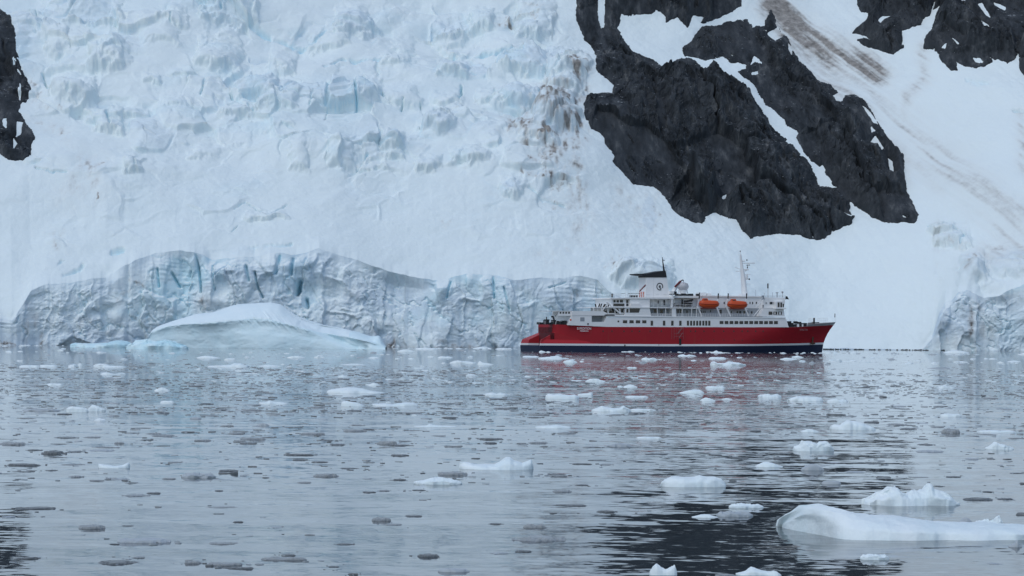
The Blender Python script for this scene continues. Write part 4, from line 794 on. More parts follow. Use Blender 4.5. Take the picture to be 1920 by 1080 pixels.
# lifeboats hang on the davits: things of their own
def lifeboat(c_px, c_py, label):
    x0, z0 = P(c_px, c_py, -8.2)
    root = bpy.data.objects.new('lifeboat', None); COL.objects.link(root)
    root.location = SO + SA * x0 + SB * -8.2 + Vector((0, 0, z0)); root.rotation_euler = (0, 0, YAW)
    tag(root, label, 'lifeboat', 'orange lifeboats on the davits')
    Lh = 3.62
    def loft(fn, name, mat, n=15, k=11):
        m = MB(); g = []
        for i in range(n):
            u = -1 + 2 * i / (n - 1); g += [(u * Lh, y, z) for y, z in fn(u, k)]
        m.poly(g, [(i * k + j, i * k + j + 1, (i + 1) * k + j + 1, (i + 1) * k + j) for i in range(n - 1) for j in range(k - 1)] + [tuple(range(k)), tuple(range((n - 1) * k, n * k))])
        return m.build(name, mat, root, True)
    def lower(u, k):
        b_ = 1.32 * (1 - abs(u) ** 3.2) ** 0.55 + 0.1; kz = -1.32 + 0.75 * abs(u) ** 4
        return [(b_ * math.cos(math.pi * (1 + j / (k - 1))), kz * abs(math.sin(math.pi * (1 + j / (k - 1)))) ** 0.7 + .22 * u * u) for j in range(k)]
    def upper(u, k):
        b_ = 1.22 * (1 - abs(u) ** 3.4) ** 0.55 + 0.08; tz = (1.28 - 0.22 * (u > 0) * u) * (1 - abs(u) ** 5) ** .5 + .05
        return [(b_ * math.copysign(abs(math.cos(math.pi * (1 - j / (k - 1)))) ** .7, math.cos(math.pi * (1 - j / (k - 1)))), .22 * u * u + tz * math.sin(math.pi * (1 - j / (k - 1))) ** .8 + .02) for j in range(k)]
    loft(lower, 'hull', P_ORANGE); loft(upper, 'canopy', P_ORANGE)
    m = MB()
    for s_ in (-1, 1):
        pr = None
        for i in range(13):
            u = -.97 + 1.94 * i / 12; q = (u * Lh, s_ * (1.32 * (1 - abs(u) ** 3.2) ** .55 + .14), .22 * u * u)
            if pr: m.bar(pr, q, .11)
            pr = q
    m.build('fender', P_DKORANGE, root)
    m = MB(); m.poly([(-2.5, -.7, .95), (-.5, -.7, 1.1), (-.5, .7, 1.1), (-2.5, .7, .95), (-2.15, -.5, 1.95), (-.85, -.5, 1.95), (-.85, .5, 1.95), (-2.15, .5, 1.95)], [(4, 5, 6, 7), (0, 1, 5, 4), (1, 2, 6, 5), (2, 3, 7, 6), (3, 0, 4, 7)])
    m.build('conning_tower', P_ORANGE, root)
    m = MB(); m.box(-2.0, -1.0, -.66, -.58, 1.35, 1.62); m.build('window', P_GLASS, root)
    m = MB()
    for q in (0.2, 1.2, 2.1): m.box(q, q + .3, -1.02, -.92, .62, .82)
    m.build('hatch', P_DKORANGE, root)
    m = MB(); m.box(-2.95, 2.9, -.14, .14, -1.42, -1.15); m.build('keel', P_DKORANGE, root)
    return root
lifeboat(1329.5, 570.6, 'orange enclosed lifeboat hanging nearest the funnel')
lifeboat(1382.5, 571.6, 'orange enclosed lifeboat hanging under the white mast')
def inflatable(px0, px1, py_, yl, rise, label):
    xa, za_ = P(px0, py_, yl); xb, _ = P(px1, py_, yl)
    root = bpy.data.objects.new('inflatable_boat', None); COL.objects.link(root)
    root.location = SO + SA * xa + SB * yl + Vector((0, 0, za_)); root.rotation_euler = (0, 0, YAW)
    tag(root, label, 'inflatable boat', 'black inflatable boats stowed on the boat deck')
    Ln = xb - xa; m = MB(); pts = [(0, -.8, 0), (Ln * .75, -.8, rise * .55), (Ln * .93, -.5, rise * .85), (Ln, 0, rise), (Ln * .93, .5, rise * .85), (Ln * .75, .8, rise * .55), (0, .8, 0)]
    for a, b in zip(pts[:-1], pts[1:]): m.bar(a, b, .3, 0, None, 8)
    m.build('tube', P_RUBBER, root, True)
    m = MB(); m.poly([(0, -.7, -.15), (Ln * .8, -.6, rise * .5), (Ln * .8, .6, rise * .5), (0, .7, -.15)], [(0, 1, 2, 3)]); m.box(-.05, .1, -.7, .7, -.3, .4); m.build('floor', P_PANEL, root)
    m = MB(); m.box(-.5, .05, -.2, .2, -.1, .75); m.build('outboard_motor', P_BLACK, root)
inflatable(1280.5, 1298.5, 565.6, -7.4, 0.7, 'topmost black inflatable boat with raised bow, beside the crane')
inflatable(1280.5, 1296.5, 569.4, -7.4, 0.05, 'black inflatable boat lying under the raised one on deck')
inflatable(1280.5, 1296.5, 573.2, -7.4, 0.05, 'lowest black inflatable boat of the stack on the boat deck')
inflatable(1265.5, 1278, 572.4, -7.4, 0.1, 'black inflatable boat by the foot of the white crane')
# ---------------------------------------------------------------- floating ice
def ice_mat(name, base, deep, rough=0.5, bs=0.5, sc=3.0, sub=0.0):
    m, nt, N, L, b = new_mat(name); v = coords(nt)
    n1 = noise(nt, v, sc, 6, 0.6); n2 = noise(nt, v, sc * 0.25, 3)
    c = mixc(nt, ramp(nt, n2, [(0.35, 0.0), (0.7, 1.0)]), base, deep)
    L.new(c, b.inputs['Base Color']); b.inputs['Roughness'].default_value = rough; b.inputs['Specular IOR Level'].default_value = 0.25
    if sub: b.inputs['Subsurface Weight'].default_value = sub; b.inputs['Subsurface Radius'].default_value = (0.1, 0.2, 0.3); b.inputs['Subsurface Scale'].default_value = 0.5
    bump(nt, n1, bs, 0.15, b)
    return m
I_WHITE = ice_mat('white_ice', (0.82, 0.90, 0.915), (0.74, 0.86, 0.89), 0.5, 0.5, 2.0)
I_GREY = ice_mat('grey_ice', (0.46, 0.51, 0.54), (0.36, 0.41, 0.44), 0.4, 0.5, 2.5)
I_DARK = ice_mat('clear_dark_ice', (0.22, 0.24, 0.245), (0.10, 0.112, 0.116), 0.28, 0.6, 4.0)
I_MID = ice_mat('grey_clear_ice', (0.38, 0.415, 0.425), (0.24, 0.265, 0.275), 0.3, 0.6, 3.0)
I_BERG = ice_mat('berg_ice', (0.72, 0.875, 0.92), (0.65, 0.835, 0.895), 0.5, 0.45, 0.9)
I_CAP = ice_mat('berg_snow', (0.77, 0.885, 0.92), (0.73, 0.865, 0.91), 0.7, 0.2, 0.6)
I_CYAN = ice_mat('cyan_ice', (0.70, 0.87, 0.91), (0.52, 0.78, 0.86), 0.5, 0.5, 0.8)
SEED = [300]; KEEP = []
def ice_lump(label, pxl, pxr, pyb, prof, rough='lumpy', mat=None, group=None, name='growler', cat='growler', amp=1.0, skew=0.0):
    """a floating lump: outline heights along its length (in photo rows above its waterline), given real width, height and depth at its own distance"""
    SEED[0] += 13; sd_ = SEED[0]
    X0, D = on_water((pxl + pxr) / 2, pyb); X0, D = float(X0), float(D)
    s_ = D / F; W = (pxr - pxl) * s_; rowm = F * CAM_H / D ** 2          # photo rows per metre of depth
    if pxr - pxl < 60 and pyb < 860: prof = [(a, b * .62) for a, b in prof]
    elif pyb < 835: prof = [(a, b * .68) for a, b in prof]
    hmax = max(h for _, h in prof); KEEP.append(((pxl + pxr) / 2, pyb - 1, (pxr - pxl) / 2 + 3, max(4, hmax * .6)))
    dep = min(W * 0.62, 0.6 * hmax / rowm); dep = max(dep, min(W * 0.25, 0.35))
    nu = int(min(130, max(18, (pxr - pxl) / 1.3))); nv = int(min(44, max(9, nu * 0.45)))
    u = np.linspace(0, 1, nu)[None, :] * np.ones((nv, 1)); v = np.linspace(0, 1, nv)[:, None] * np.ones((1, nu))
    Hpx = np.interp(u, [p[0] for p in prof], [p[1] for p in prof])
    H = np.maximum(Hpx * 0.2, Hpx - 0.42 * dep * rowm * np.minimum(1, Hpx / hmax + .3)) * s_
    wd = (1 - np.abs(2 * u - 1) ** 2.6) ** 0.5 * (0.85 + 0.3 * fbm(u * W / dep * 2, u * 0, 3, sd_))
    sh = np.clip(np.sin(np.pi * v ** 0.8), 0, 1) ** 0.55
    x, y = (u - 0.5) * W, (v - 0.5) * dep * (0.12 + 0.88 * wd)
    k = max(W, 1e-3); fx, fy = u * 5 + sd_, v * 5 * dep / k
    hs = H.max()
    if rough == 'smooth': n = 0.08 * fbm(fx, fy, 4, sd_ + 1) - 0.05 * np.abs(fbm(fx * 3, fy * 3, 4, sd_ + 2))
    elif rough == 'jag': n = 0.30 * fbm(fx * 1.6, fy * 1.6, 5, sd_ + 1, .6) + 0.16 * cells(fx * 1.5, fy * 1.5, sd_ % 50)[0]
    else: n = 0.2 * (1 - 2 * np.abs(fbm(fx * 1.6, fy * 1.6, 5, sd_ + 1, .6))) - .12 + 0.06 * fbm(fx * 5, fy * 5, 3, sd_ + 2)
    z = H * sh + amp * n * hs * sh * np.minimum(1, H / hs * 1.6)
    y = y + dep * (0.05 if rough == 'smooth' else 0.10) * fbm(fx * 1.1, fy + 9 + 2 * sh, 4, sd_ + 3) * wd
    x = x + W * 0.02 * fbm(fx * 2, fy * 2, 3, sd_ + 4)
    y = y + skew * np.clip(1 - u / .2, 0, 1) ** 1.4
    edge = (v < 1e-6) | (v > 1 - 1e-6) | (u < 1e-6) | (u > 1 - 1e-6)
    fray = 0.16 * hs * (fbm(fx * 3.1, fy * 3.1, 4, sd_ + 6, .6) + .1) * sstep(.8, .2, sh) if rough != 'smooth' else 0
    z = np.where(edge, -0.12 * hs - 0.03, np.maximum(z + fray, -.1 * hs))
    me = mesh_np(name, np.stack([x, y, z], -1).reshape(-1, 3), grid_faces(nv, nu), rough != 'jag')
    o = link(name, me, mat or I_WHITE); o.location = (X0 * (1 + dep / 2 / D), D + dep / 2, 0); o.scale = (1 + dep / 2 / D,) * 3
    return tag(o, label, cat, group)
hump = lambda h, c=0.5: [(0, h * .12), (c * .35, h * .55), (c * .7, h * .92), (c, h), (c + (1 - c) * .35, h * .85), (c + (1 - c) * .7, h * .45), (1, h * .1)]
flat = lambda h: [(0, h * .3), (.1, h * .8), (.35, h), (.6, h * .85), (.85, h * .9), (1, h * .25)]
twin = lambda h, a=.25, b=.75, h2=.9, dip=.45: [(0, h * .2), (a * .5, h * .75), (a, h), ((a + b) / 2, h * dip), (b, h * h2), (b + (1 - b) * .5, h * h2 * .7), (1, h * .1)]
peak = lambda h, c=.5: [(0, h * .2), (c - .2, h * .45), (c - .07, h * .85), (c, h), (c + .07, h * .8), (c + .2, h * .4), (1, h * .12)]

# --- the two white things the eye goes to first
def iceberg():
    top = [(272, 649), (278, 622), (290, 612), (310, 604), (335, 596), (360, 588), (385, 586), (395, 584), (410, 577), (425, 572), (440, 569), (470, 567), (500, 567), (518, 570), (533, 581), (550, 592), (575, 602), (600, 609), (640, 616), (665, 622), (690, 630), (704, 630), (709, 627), (714, 637), (719, 647), (723, 652)]
    crest = [(272, 650), (280, 624), (310, 613), (340, 609), (380, 607), (420, 604), (470, 598), (500, 599), (530, 606), (560, 614), (590, 622), (620, 627), (650, 632), (690, 640), (723, 652)]
    X0, D = on_water(498, 653.2); X0, D = float(X0), float(D); s_ = D / F
    nu = 420; u = np.linspace(272, 723, nu)
    base = 653.2 + (u - 498) * math.tan(ROLL) * 0.9
    H = (base - np.interp(u, *zip(*top))) * s_; C = (base - np.interp(u, *zip(*crest))) * s_; C = np.minimum(C, H * .92)
    ksm = np.ones(9) / 9; H = np.convolve(np.pad(H, 4, mode='edge'), ksm, 'valid'); C = np.convolve(np.pad(C, 4, mode='edge'), ksm, 'valid')
    dep = 34 * (1 - np.abs((u - 497) / 228) ** 2.4) ** .5 + 2
    #  front to back: (depth fraction, height: part of crest height, then crest..top)
    prof = [(0.0, 0, -.25), (0.0, 0, 0.01), (.004, 0, .12), (.012, 0, .28), (.022, 0, .45), (.036, 0, .6), (.042, 0, .74), (.040, 0, .86), (.033, 0, .95), (.032, 0, 1.0), (.042, .08, 1), (.07, .2, 1), (.11, .36, 1), (.16, .54, 1), (.22, .72, 1), (.29, .87, 1), (.37, .96, 1), (.46, 1.0, 1), (.56, .97, 1), (.68, .8, 1), (.8, .5, 1), (.92, .1, .8), (1.0, 0, -.2)]
    t0 = np.linspace(0, 1, len(prof)); t = np.linspace(0, 1, 120)
    pd = np.interp(t, t0, [q[0] for q in prof])[:, None]; pt = np.interp(t, t0, [q[1] for q in prof])[:, None]; pc = np.interp(t, t0, [q[2] for q in prof])[:, None]
    y = pd * dep[None, :]; z = pc * C[None, :] + pt * (H - C)[None, :]
    x = (u - 498)[None, :] * s_ * np.ones_like(z)
    uu = u[None, :] + 0 * z
    front = (np.arange(120)[:, None] < 55)
    bulge = 3.5 * fbm(x / 24, z / 14, 2, 401) + 0.55 * np.abs(fbm(x / 6, z / 3, 4, 403, .6)) + .5 * fbm(x / 11, z / 7, 3, 404)
    comb = 0.45 * sstep(425, 470, uu) * sstep(600, 560, uu) * np.exp(-((pc - .93 - .35 * pt) / .12) ** 2) * (fbm((x + .9 * z) / .8, z / 9, 2, 405))
    scal = 0.35 * np.exp(-((pc - .97) / .05) ** 2) * (pt < .1) * fbm(x / 1.4, z / 1.4, 3, 407)
    # two long melt grooves sweeping down to the right end
    gz = 0
    for pts, wd_, dp_ in (([(560, 606), (600, 622), (640, 640), (668, 653)], 5, 2.0), ([(600, 614), (640, 628), (670, 645), (684, 653)], 6, 1.6), ([(650, 624), (700, 634)], 2, .5), ([(655, 630), (700, 640)], 2, .5), ([(690, 634), (718, 650)], 3, .5)):
        gz = gz + dp_ * stroke(uu, base[None, :] - z / s_, pts, wd_)
    fm = np.clip(pt * 0 + (pd < .3), 0, 1) * (1 + 0 * pc)
    y = y - (bulge * .6 + comb + scal) * fm + gz * fm
    z = z + (0.25 * fbm(x / 7, y / 7, 3, 409) + .06 * fbm(x / 1.5, y / 1.5, 3, 411)) * (pt > .05) 
    me = mesh_np('iceberg', np.stack([x, y + 0 * x, z], -1).reshape(-1, 3), grid_faces(120, nu))
    fi = np.arange(119)[:, None] + 0 * np.arange(nu - 1)[None, :]
    capm = (pt[:-1] > .02) & (pd[:-1] < .97); capm = np.repeat(capm, nu - 1, 1)
    ub = (uu[:-1, :-1] + 6 * fbm(x[:-1, :-1] / 4, z[:-1, :-1] / 4, 3, 413)) > 655
    me.materials.append(I_BERG); me.materials.append(I_CAP)
    me.polygons.foreach_set('material_index', (capm & ~ub).astype(np.int32).ravel())
    o = link('iceberg', me); o.location = (X0, D, 0)
    tag(o, 'large smooth domed iceberg with pale blue sides before the glacier cliff', 'iceberg')
iceberg()
ice_lump('low white ice slab reaching left from the big domed iceberg', 133, 262, 651.5, [(0, 8), (.08, 11), (.3, 10), (.55, 12), (.66, 18), (.75, 19), (.85, 14), (1, 8)], 'lumpy', I_CYAN, name='bergy_bit', cat='ice chunk')
ice_lump('rough turquoise ice mound at the left foot of the domed iceberg', 236, 353, 654.6, [(0, 5), (.1, 16), (.2, 25), (.35, 26), (.5, 22), (.65, 25), (.8, 18), (.93, 11), (1, 5)], 'jag', I_CYAN, name='bergy_bit', cat='ice chunk', amp=.7)
ice_lump('largest ice slab in the foreground, blunt left end and long low tail', 1480, 1950, 1015, [(0, 14), (.015, 28), (.03, 40), (.07, 60), (.13, 67), (.19, 62), (.25, 55), (.33, 48), (.45, 41), (.6, 37), (.72, 34), (.8, 33), (.86, 30), (.93, 29), (.97, 24), (1, 10)], 'smooth', I_WHITE, name='bergy_bit', cat='ice chunk', amp=1.7, skew=3.2)
ice_lump('small jagged white ice shard behind the tail of the largest foreground slab', 1826, 1882, 989, [(0, 6), (.2, 12), (.45, 14), (.6, 10), (.85, 22), (1, 4)], 'jag')
ice_lump('rounded faint ice hump behind the middle of the largest foreground slab', 1795, 1826, 982, hump(12), 'smooth', I_GREY)
ice_lump('small clear ice wedge in front of the right end of the largest slab', 1890, 1917, 1026, peak(14, .6), 'smooth', I_GREY)
ice_lump('knobbly white ice chunk with a round knob on top, behind the largest slab', 1617, 1798, 949, [(0, 10), (.06, 14), (.15, 24), (.24, 34), (.33, 36), (.38, 26), (.45, 22), (.52, 30), (.58, 28), (.63, 32), (.66, 43), (.69, 43), (.72, 32), (.8, 28), (.88, 22), (.94, 8), (1, 3)], 'lumpy', amp=.6, name='bergy_bit', cat='ice chunk')
ice_lump('two lobed white ice chunk on the dark reflection, left of the largest slab', 1239, 1361, 914, [(0, 8), (.06, 14), (.16, 21), (.4, 21), (.52, 20), (.6, 23), (.7, 19), (.82, 20), (.92, 16), (1, 5)], 'smooth', amp=1.4, name='bergy_bit', cat='ice chunk')
ice_lump('white ice raft with a central knob and an upturned right tip', 862, 1000, 881, [(0, 12), (.06, 14), (.2, 9), (.36, 10), (.48, 10), (.54, 16), (.62, 25), (.68, 25), (.74, 18), (.85, 13), (.97, 20), (1, 6)], 'smooth', amp=1.2, name='bergy_bit', cat='ice chunk')
ice_lump('smooth broad white ice mound in mid water with a long right tail', 613, 722, 737, [(0, 5), (.08, 10), (.2, 12), (.35, 16), (.5, 15), (.62, 12), (.75, 7), (.9, 3), (1, 1)], 'smooth', name='bergy_bit', cat='ice chunk')
ice_lump('steep sided white ice lump just below the smooth broad mound', 639, 683, 762, [(0, 9), (.1, 15), (.25, 17), (.5, 14), (.75, 10), (1, 2)], 'smooth')
ice_lump('low double ice piece right of the steep sided lump, darker right tip', 696, 784, 761, [(0, 4), (.1, 6), (.3, 7), (.45, 4), (.6, 8), (.75, 10), (.9, 9), (1, 3)], 'smooth')
ice_lump('slanting square cut white ice block at far left of the water', 124, 166, 772.5, [(0, 10), (.12, 14), (.3, 18), (.6, 15), (.9, 12), (1, 4)], 'jag', amp=.25)
ice_lump('upright pointed white ice block beside the slanting square one', 164, 199, 771.5, [(0, 5), (.2, 17), (.32, 20), (.55, 16), (.75, 10), (.9, 8), (1, 2)], 'jag', amp=.25)
ice_lump('hazy grey ice patch just left of the square cut block', 42, 113, 771, flat(7), 'lumpy', I_GREY)
ice_lump('pale dome of ice with a lower left lobe amid dark streaks', 1556, 1642, 806, [(0, 8), (.1, 14), (.22, 13), (.27, 20), (.36, 27), (.5, 25), (.7, 19), (.9, 9), (1, 2)], 'smooth', I_WHITE)
ice_lump('flat topped angular ice piece with a notch in the middle', 1487, 1563, 846, [(0, 7), (.15, 12), (.22, 21), (.45, 17), (.58, 14), (.65, 19), (.85, 17), (1, 5)], 'jag', amp=.35)
ice_lump('pointed little ice peak near the right edge of the water', 1846, 1902, 843, [(0, 4), (.15, 10), (.28, 22), (.38, 23), (.55, 15), (.75, 12), (.9, 6), (1, 2)], 'jag', amp=.4)
ice_lump('long thin white floe above the pointed little peak', 1832, 1903, 811, flat(7), 'smooth')
ice_lump('broad white lump with a dark foot, left of the rounded dome', 1476, 1543, 752, [(0, 3), (.15, 9), (.25, 13), (.5, 13), (.8, 12), (.95, 9), (1, 3)], 'lumpy', amp=.6)
ice_lump('small twin white lump to the right of the broad dark footed one', 1550, 1591, 753, twin(9, .4, .75), 'lumpy')
ice_lump('boat shaped white ice with a high left side below the ship stern', 1022, 1086, 748, [(0, 10), (.08, 14), (.25, 12), (.42, 15), (.5, 13), (.7, 11), (.85, 13), (1, 5)], 'smooth')
ice_lump('slim white ice arm rising to the right of the boat shaped piece', 1082, 1112, 741, [(0, 2), (.3, 4), (.6, 6), (.85, 9), (1, 7)], 'smooth')
ice_lump('two peaked white ice lump in the water below the ship', 1109, 1183, 771.5, [(0, 4), (.15, 9), (.25, 15), (.38, 12), (.55, 9), (.72, 11), (.8, 16), (.9, 10), (1, 4)], 'lumpy', amp=.5)
ice_lump('low white tail right of the two peaked lump', 1180, 1230, 770, flat(6), 'lumpy')
ice_lump('long bumpy white ice row below the ship midships', 1332, 1399, 685, [(0, 8), (.1, 10), (.2, 5), (.4, 6), (.5, 9), (.65, 8), (.8, 7), (1, 2)], 'jag', amp=.5)
ice_lump('wide grey white ice hump under the ship, right of middle', 1273, 1321, 737, hump(11, .75), 'smooth', I_WHITE)
ice_lump('round headed white lump with a trailing right shelf under the ship', 1312, 1342, 752, hump(11, .4), 'smooth')
ice_lump('dim white dome floating among the dark streaks at right', 1415, 1468, 876, hump(10, .4), 'smooth')
ice_lump('grey clear dome of ice right of the dim white one', 1501, 1546, 882, hump(13, .5), 'smooth', I_GREY)
ice_lump('grey streak of sunken ice below the grey clear dome', 1540, 1577, 908, flat(7), 'smooth', I_GREY)
ice_lump('lumpy white piece cut by the bottom edge, two heads', 1217, 1270, 1079, twin(22, .25, .9, .9, .5), 'lumpy', amp=.6)
ice_lump('white low ice pile at the bottom edge with a round head', 1380, 1462, 1080, [(0, 4), (.2, 8), (.33, 17), (.42, 15), (.6, 10), (.8, 8), (1, 3)], 'lumpy', amp=.6)
ice_lump('slushy white patch under the largest foreground slab', 1612, 1668, 1050, flat(11), 'jag', amp=.7)
ice_lump('snowy low floe beside the clear slab in the middle foreground', 775, 867, 909, [(0, 5), (.2, 8), (.4, 14), (.6, 14), (.8, 10), (1, 4)], 'jag', amp=.35)
ice_lump('thin pale floe near the bottom edge, left of the dark reflection', 820, 881, 1073, flat(8), 'smooth', I_GREY)
ice_lump('saddle shaped white floe at left with a raised right horn', 184, 244, 877.5, [(0, 8), (.3, 6), (.5, 3), (.8, 6), (.95, 11), (1, 7)], 'smooth')
ice_lump('dirty white slush patch left of a black ice splinter', 340, 405, 896, flat(9), 'jag', I_GREY)
ice_lump('pale brash ridge in the dark reflection right of centre', 1366, 1432, 953, flat(9), 'jag', I_WHITE, amp=.7)
ice_lump('grey brash heap right below the pale brash ridge', 1343, 1412, 969, flat(10), 'jag', I_GREY)
ice_lump('small flat white cake in the dark water under the two lobed chunk', 1296, 1347, 971, hump(7), 'smooth')
ice_lump('white lump at the very corner left of the bottom edge slush', 1436, 1466, 1080, hump(10), 'lumpy')
ice_lump('translucent white dome with a small peak at left mid water', 485, 541, 757, [(0, 3), (.25, 5), (.4, 10), (.5, 6), (.75, 5), (1, 2)], 'lumpy')
ice_lump('flat white cake with one upright fin in mid water', 775, 857, 801, [(0, 2), (.3, 4), (.38, 9), (.44, 6), (.7, 4), (1, 2)], 'smooth', I_WHITE)
ice_lump('lumpy grey white piece at left of the flat finned cake', 480, 506, 798, hump(8), 'lumpy', I_GREY)
ice_lump('wide low white ice cushion under the ship stern, mid water', 1003, 1070, 803, [(0, 4), (.3, 7), (.6, 10), (.8, 7), (1, 3)], 'smooth')
ice_lump('white crusted floe left of the first dark streaks', 1192, 1242, 822.5, flat(6), 'lumpy')
ice_lump('clear grey ice hump on a wide sunken floe at centre right', 1132, 1187, 838, hump(11, .6), 'lumpy', I_GREY)
ice_lump('hazy white lump left of the flat topped angular piece', 1500, 1536, 810, hump(9), 'smooth')
ice_lump('bright ridge of ice near the right edge, mid water', 1762, 1803, 781.5, flat(10), 'lumpy', amp=.6)
ice_lump('spiky white piece far right, between ship bow and right edge', 1757, 1790, 727, peak(9, .4), 'jag')
ice_lump('dull white lump right of the ship bow in the brash band', 1643, 1664, 733, hump(7), 'lumpy')
ice_lump('white ice wedge lying before the dark foot of the right cliff', 1768, 1818, 662, hump(9, .45), 'smooth')
ice_lump('white ice wedge cut by the right edge of the picture', 1908, 1940, 665, hump(6, .6), 'smooth')
ice_lump('flat white floe at right edge below the ice cliff', 1888, 1915, 678.5, hump(4), 'smooth')
ice_lump('long faint floe on the bright water right of the ship', 1738, 1782, 691, hump(4, .7), 'smooth', I_GREY)
ice_lump('low white floe in the water just before the ship bow', 1462, 1495, 674, hump(5, .4), 'lumpy')
ice_lump('jagged white lump left of the bright ridge under the bow', 1420, 1466, 745, flat(10), 'jag', amp=.6)
ice_lump('ragged white ice under the ship, below its promenade windows', 1202, 1233, 675, twin(8, .3, .7), 'jag', amp=.5)
ice_lump('white pile touching the ship side near midships', 1331, 1357, 661.5, peak(7, .45), 'lumpy')
ice_lump('low twin ice bits right under the boarding stair', 1270, 1306, 668, twin(6, .3, .6), 'lumpy')
ice_lump('shelf of white ice below the red lifeboats in the water', 1328, 1362, 673, flat(6), 'lumpy')
ice_lump('flat white floe off the ship stern, leftmost of a row of three', 979, 1011, 669.5, flat(4), 'smooth')
ice_lump('lumpy white floe off the ship stern, middle of a row of three', 1009, 1057, 673, [(0, 3), (.3, 5), (.55, 8), (.75, 9), (.9, 5), (1, 2)], 'lumpy')
ice_lump('round backed white floe off the ship stern, right of a row of three', 1055, 1083, 679.5, hump(9, .5), 'smooth')
ice_lump('small white block touching the ship stern waterline', 1010, 1024, 660.4, hump(5, .3), 'smooth')
ice_lump('tiny white block second from the ship stern waterline', 1023, 1033, 660.6, hump(3, .5), 'smooth')
ice_lump('white speck of ice alone below the ship, aft half', 1175, 1188, 690, hump(4), 'smooth')
ice_lump('snowy hump in the brash band under the ship stern', 1097, 1136, 716, hump(10, .4), 'lumpy')
ice_lump('small white hump right of the snowy one under the ship', 1168, 1196, 726, hump(8, .5), 'lumpy')
ice_lump('broken white slab in the brash below the lifeboats', 1322, 1360, 728, flat(7), 'lumpy')
ice_lump('thin white bar of ice in the brash under midships', 1172, 1216, 745, flat(5), 'smooth')
ice_lump('little white head of ice among brash, right of the thin bar', 1352, 1374, 749, hump(4), 'smooth')
ice_lump('bumpy white ice row before the grey cliff left of the ship', 843, 893, 681.5, [(0, 2), (.15, 7), (.3, 9), (.5, 7), (.75, 6), (1, 2)], 'lumpy', amp=.5)
ice_lump('faint white fin of ice right of the bumpy row', 895, 926, 684, [(0, 6), (.15, 11), (.3, 7), (.6, 5), (1, 1)], 'smooth')
ice_lump('thin white line floe left of the bumpy row', 638, 685, 684, hump(3.5, .6), 'smooth')
ice_lump('thin white lens floe below the iceberg middle', 485, 527, 687, hump(4.5, .45), 'smooth')
ice_lump('white rounded floe with long flat wings below the iceberg', 388, 468, 688, [(0, 2), (.3, 4), (.55, 6), (.65, 11), (.8, 10), (.9, 5), (1, 2)], 'smooth')
ice_lump('small white tent of ice below the iceberg left half', 368, 413, 671.5, hump(7, .45), 'smooth')
ice_lump('white heap in front of the iceberg right of its middle', 537, 572, 671, hump(6, .55), 'lumpy')
ice_lump('sharp small white peak before the iceberg right half', 588, 609, 670.5, peak(7.5, .5), 'jag', amp=.4)
ice_lump('little white tent in the open water below the iceberg right half', 633, 652, 707, peak(7, .5), 'smooth')
ice_lump('white heap at the foot of the cliff right of the iceberg tip', 744, 778, 659.5, hump(7, .5), 'lumpy')
ice_lump('white shore ice under the dark cave beside the iceberg tip', 778, 822, 655.2, flat(5), 'lumpy')
ice_lump('white shore ice slab midway between iceberg and ship', 886, 921, 653.6, hump(6, .65), 'lumpy')
ice_lump('white shore ice nearest the ship stern under the cliff', 930, 962, 655, flat(4), 'lumpy')
ice_lump('small white floe off the cliff between iceberg and ship', 820, 850, 671, twin(5, .35, .65), 'lumpy')
ice_lump('tiny flat floe right of the iceberg tip', 690, 713, 671.5, hump(4), 'smooth')
ice_lump('long pair of low white floes at far left, left one', 36, 76, 688, flat(6), 'smooth')
ice_lump('long pair of low white floes at far left, right one', 74, 108, 687.5, flat(6), 'smooth')
ice_lump('short stubby white lump right of the low pair at left', 144, 156, 686, hump(8), 'smooth')
ice_lump('white heap with flat right shelf at left of the water', 175, 238, 688.5, [(0, 4), (.15, 9), (.35, 9), (.5, 4), (.8, 3), (1, 1)], 'lumpy')
ice_lump('two small white knobs on the water at left', 188, 237, 702, twin(6, .25, .85, .8, .1), 'lumpy')
ice_lump('faint snowy lump left of centre in the brash band', 289, 319, 733, hump(10, .5), 'lumpy')
ice_lump('low white crumb below the faint snowy lump', 300, 327, 755, flat(6), 'lumpy')
ice_lump('white crumb in the brash at far left', 88, 118, 722, flat(5), 'lumpy')
ice_lump('snowy knobs in the brash left of the ship stern', 905, 952, 741, twin(8, .4, .7), 'lumpy')
ice_lump('small white dome in the brash between mound and ship', 690, 713, 723, hump(8), 'lumpy')

# --- thin clear floes: traced ones, then scattered ones, then a mass of small brash
def floe_mesh(name, seed, dome):
    """a thin broken plate: whatever of the sheet lies under the water line is lost, which frays its outline"""
    nu, nv = 34, 16; x = np.linspace(-.56, .56, nu)[None, :] * np.ones((nv, 1)); y = np.linspace(-.56, .56, nv)[:, None] * np.ones((1, nu))
    r_ = np.hypot(2 * x, 2 * y); q = 1.15 * (1 - r_ ** (1.5 + dome)) + 1.15 * fbm(x * 3 + seed, y * 3, 4, seed, .6) + .25 * fbm(x * 11, y * 6 + seed, 3, seed + 3)
    h = np.clip(q * 1.6, -.7, .75) + .25 * np.clip(q, 0, 1) * (1 + dome) * (.6 + fbm(x * 5, y * 5 + seed, 3, seed + 5))
    h[0], h[-1], h[:, 0], h[:, -1] = -.7, -.7, -.7, -.7
    return mesh_np(name, np.stack([x, y, h], -1).reshape(-1, 3), grid_faces(nv, nu), False)
FLOES = {}
for mname, mat in (('d', I_DARK), ('m', I_MID), ('g', I_GREY)):
    FLOES[mname] = []
    for k in range(14):
        me = floe_mesh('ice_floe', 50 + k, (k % 3) * .5); me.materials.append(mat); FLOES[mname].append(me)
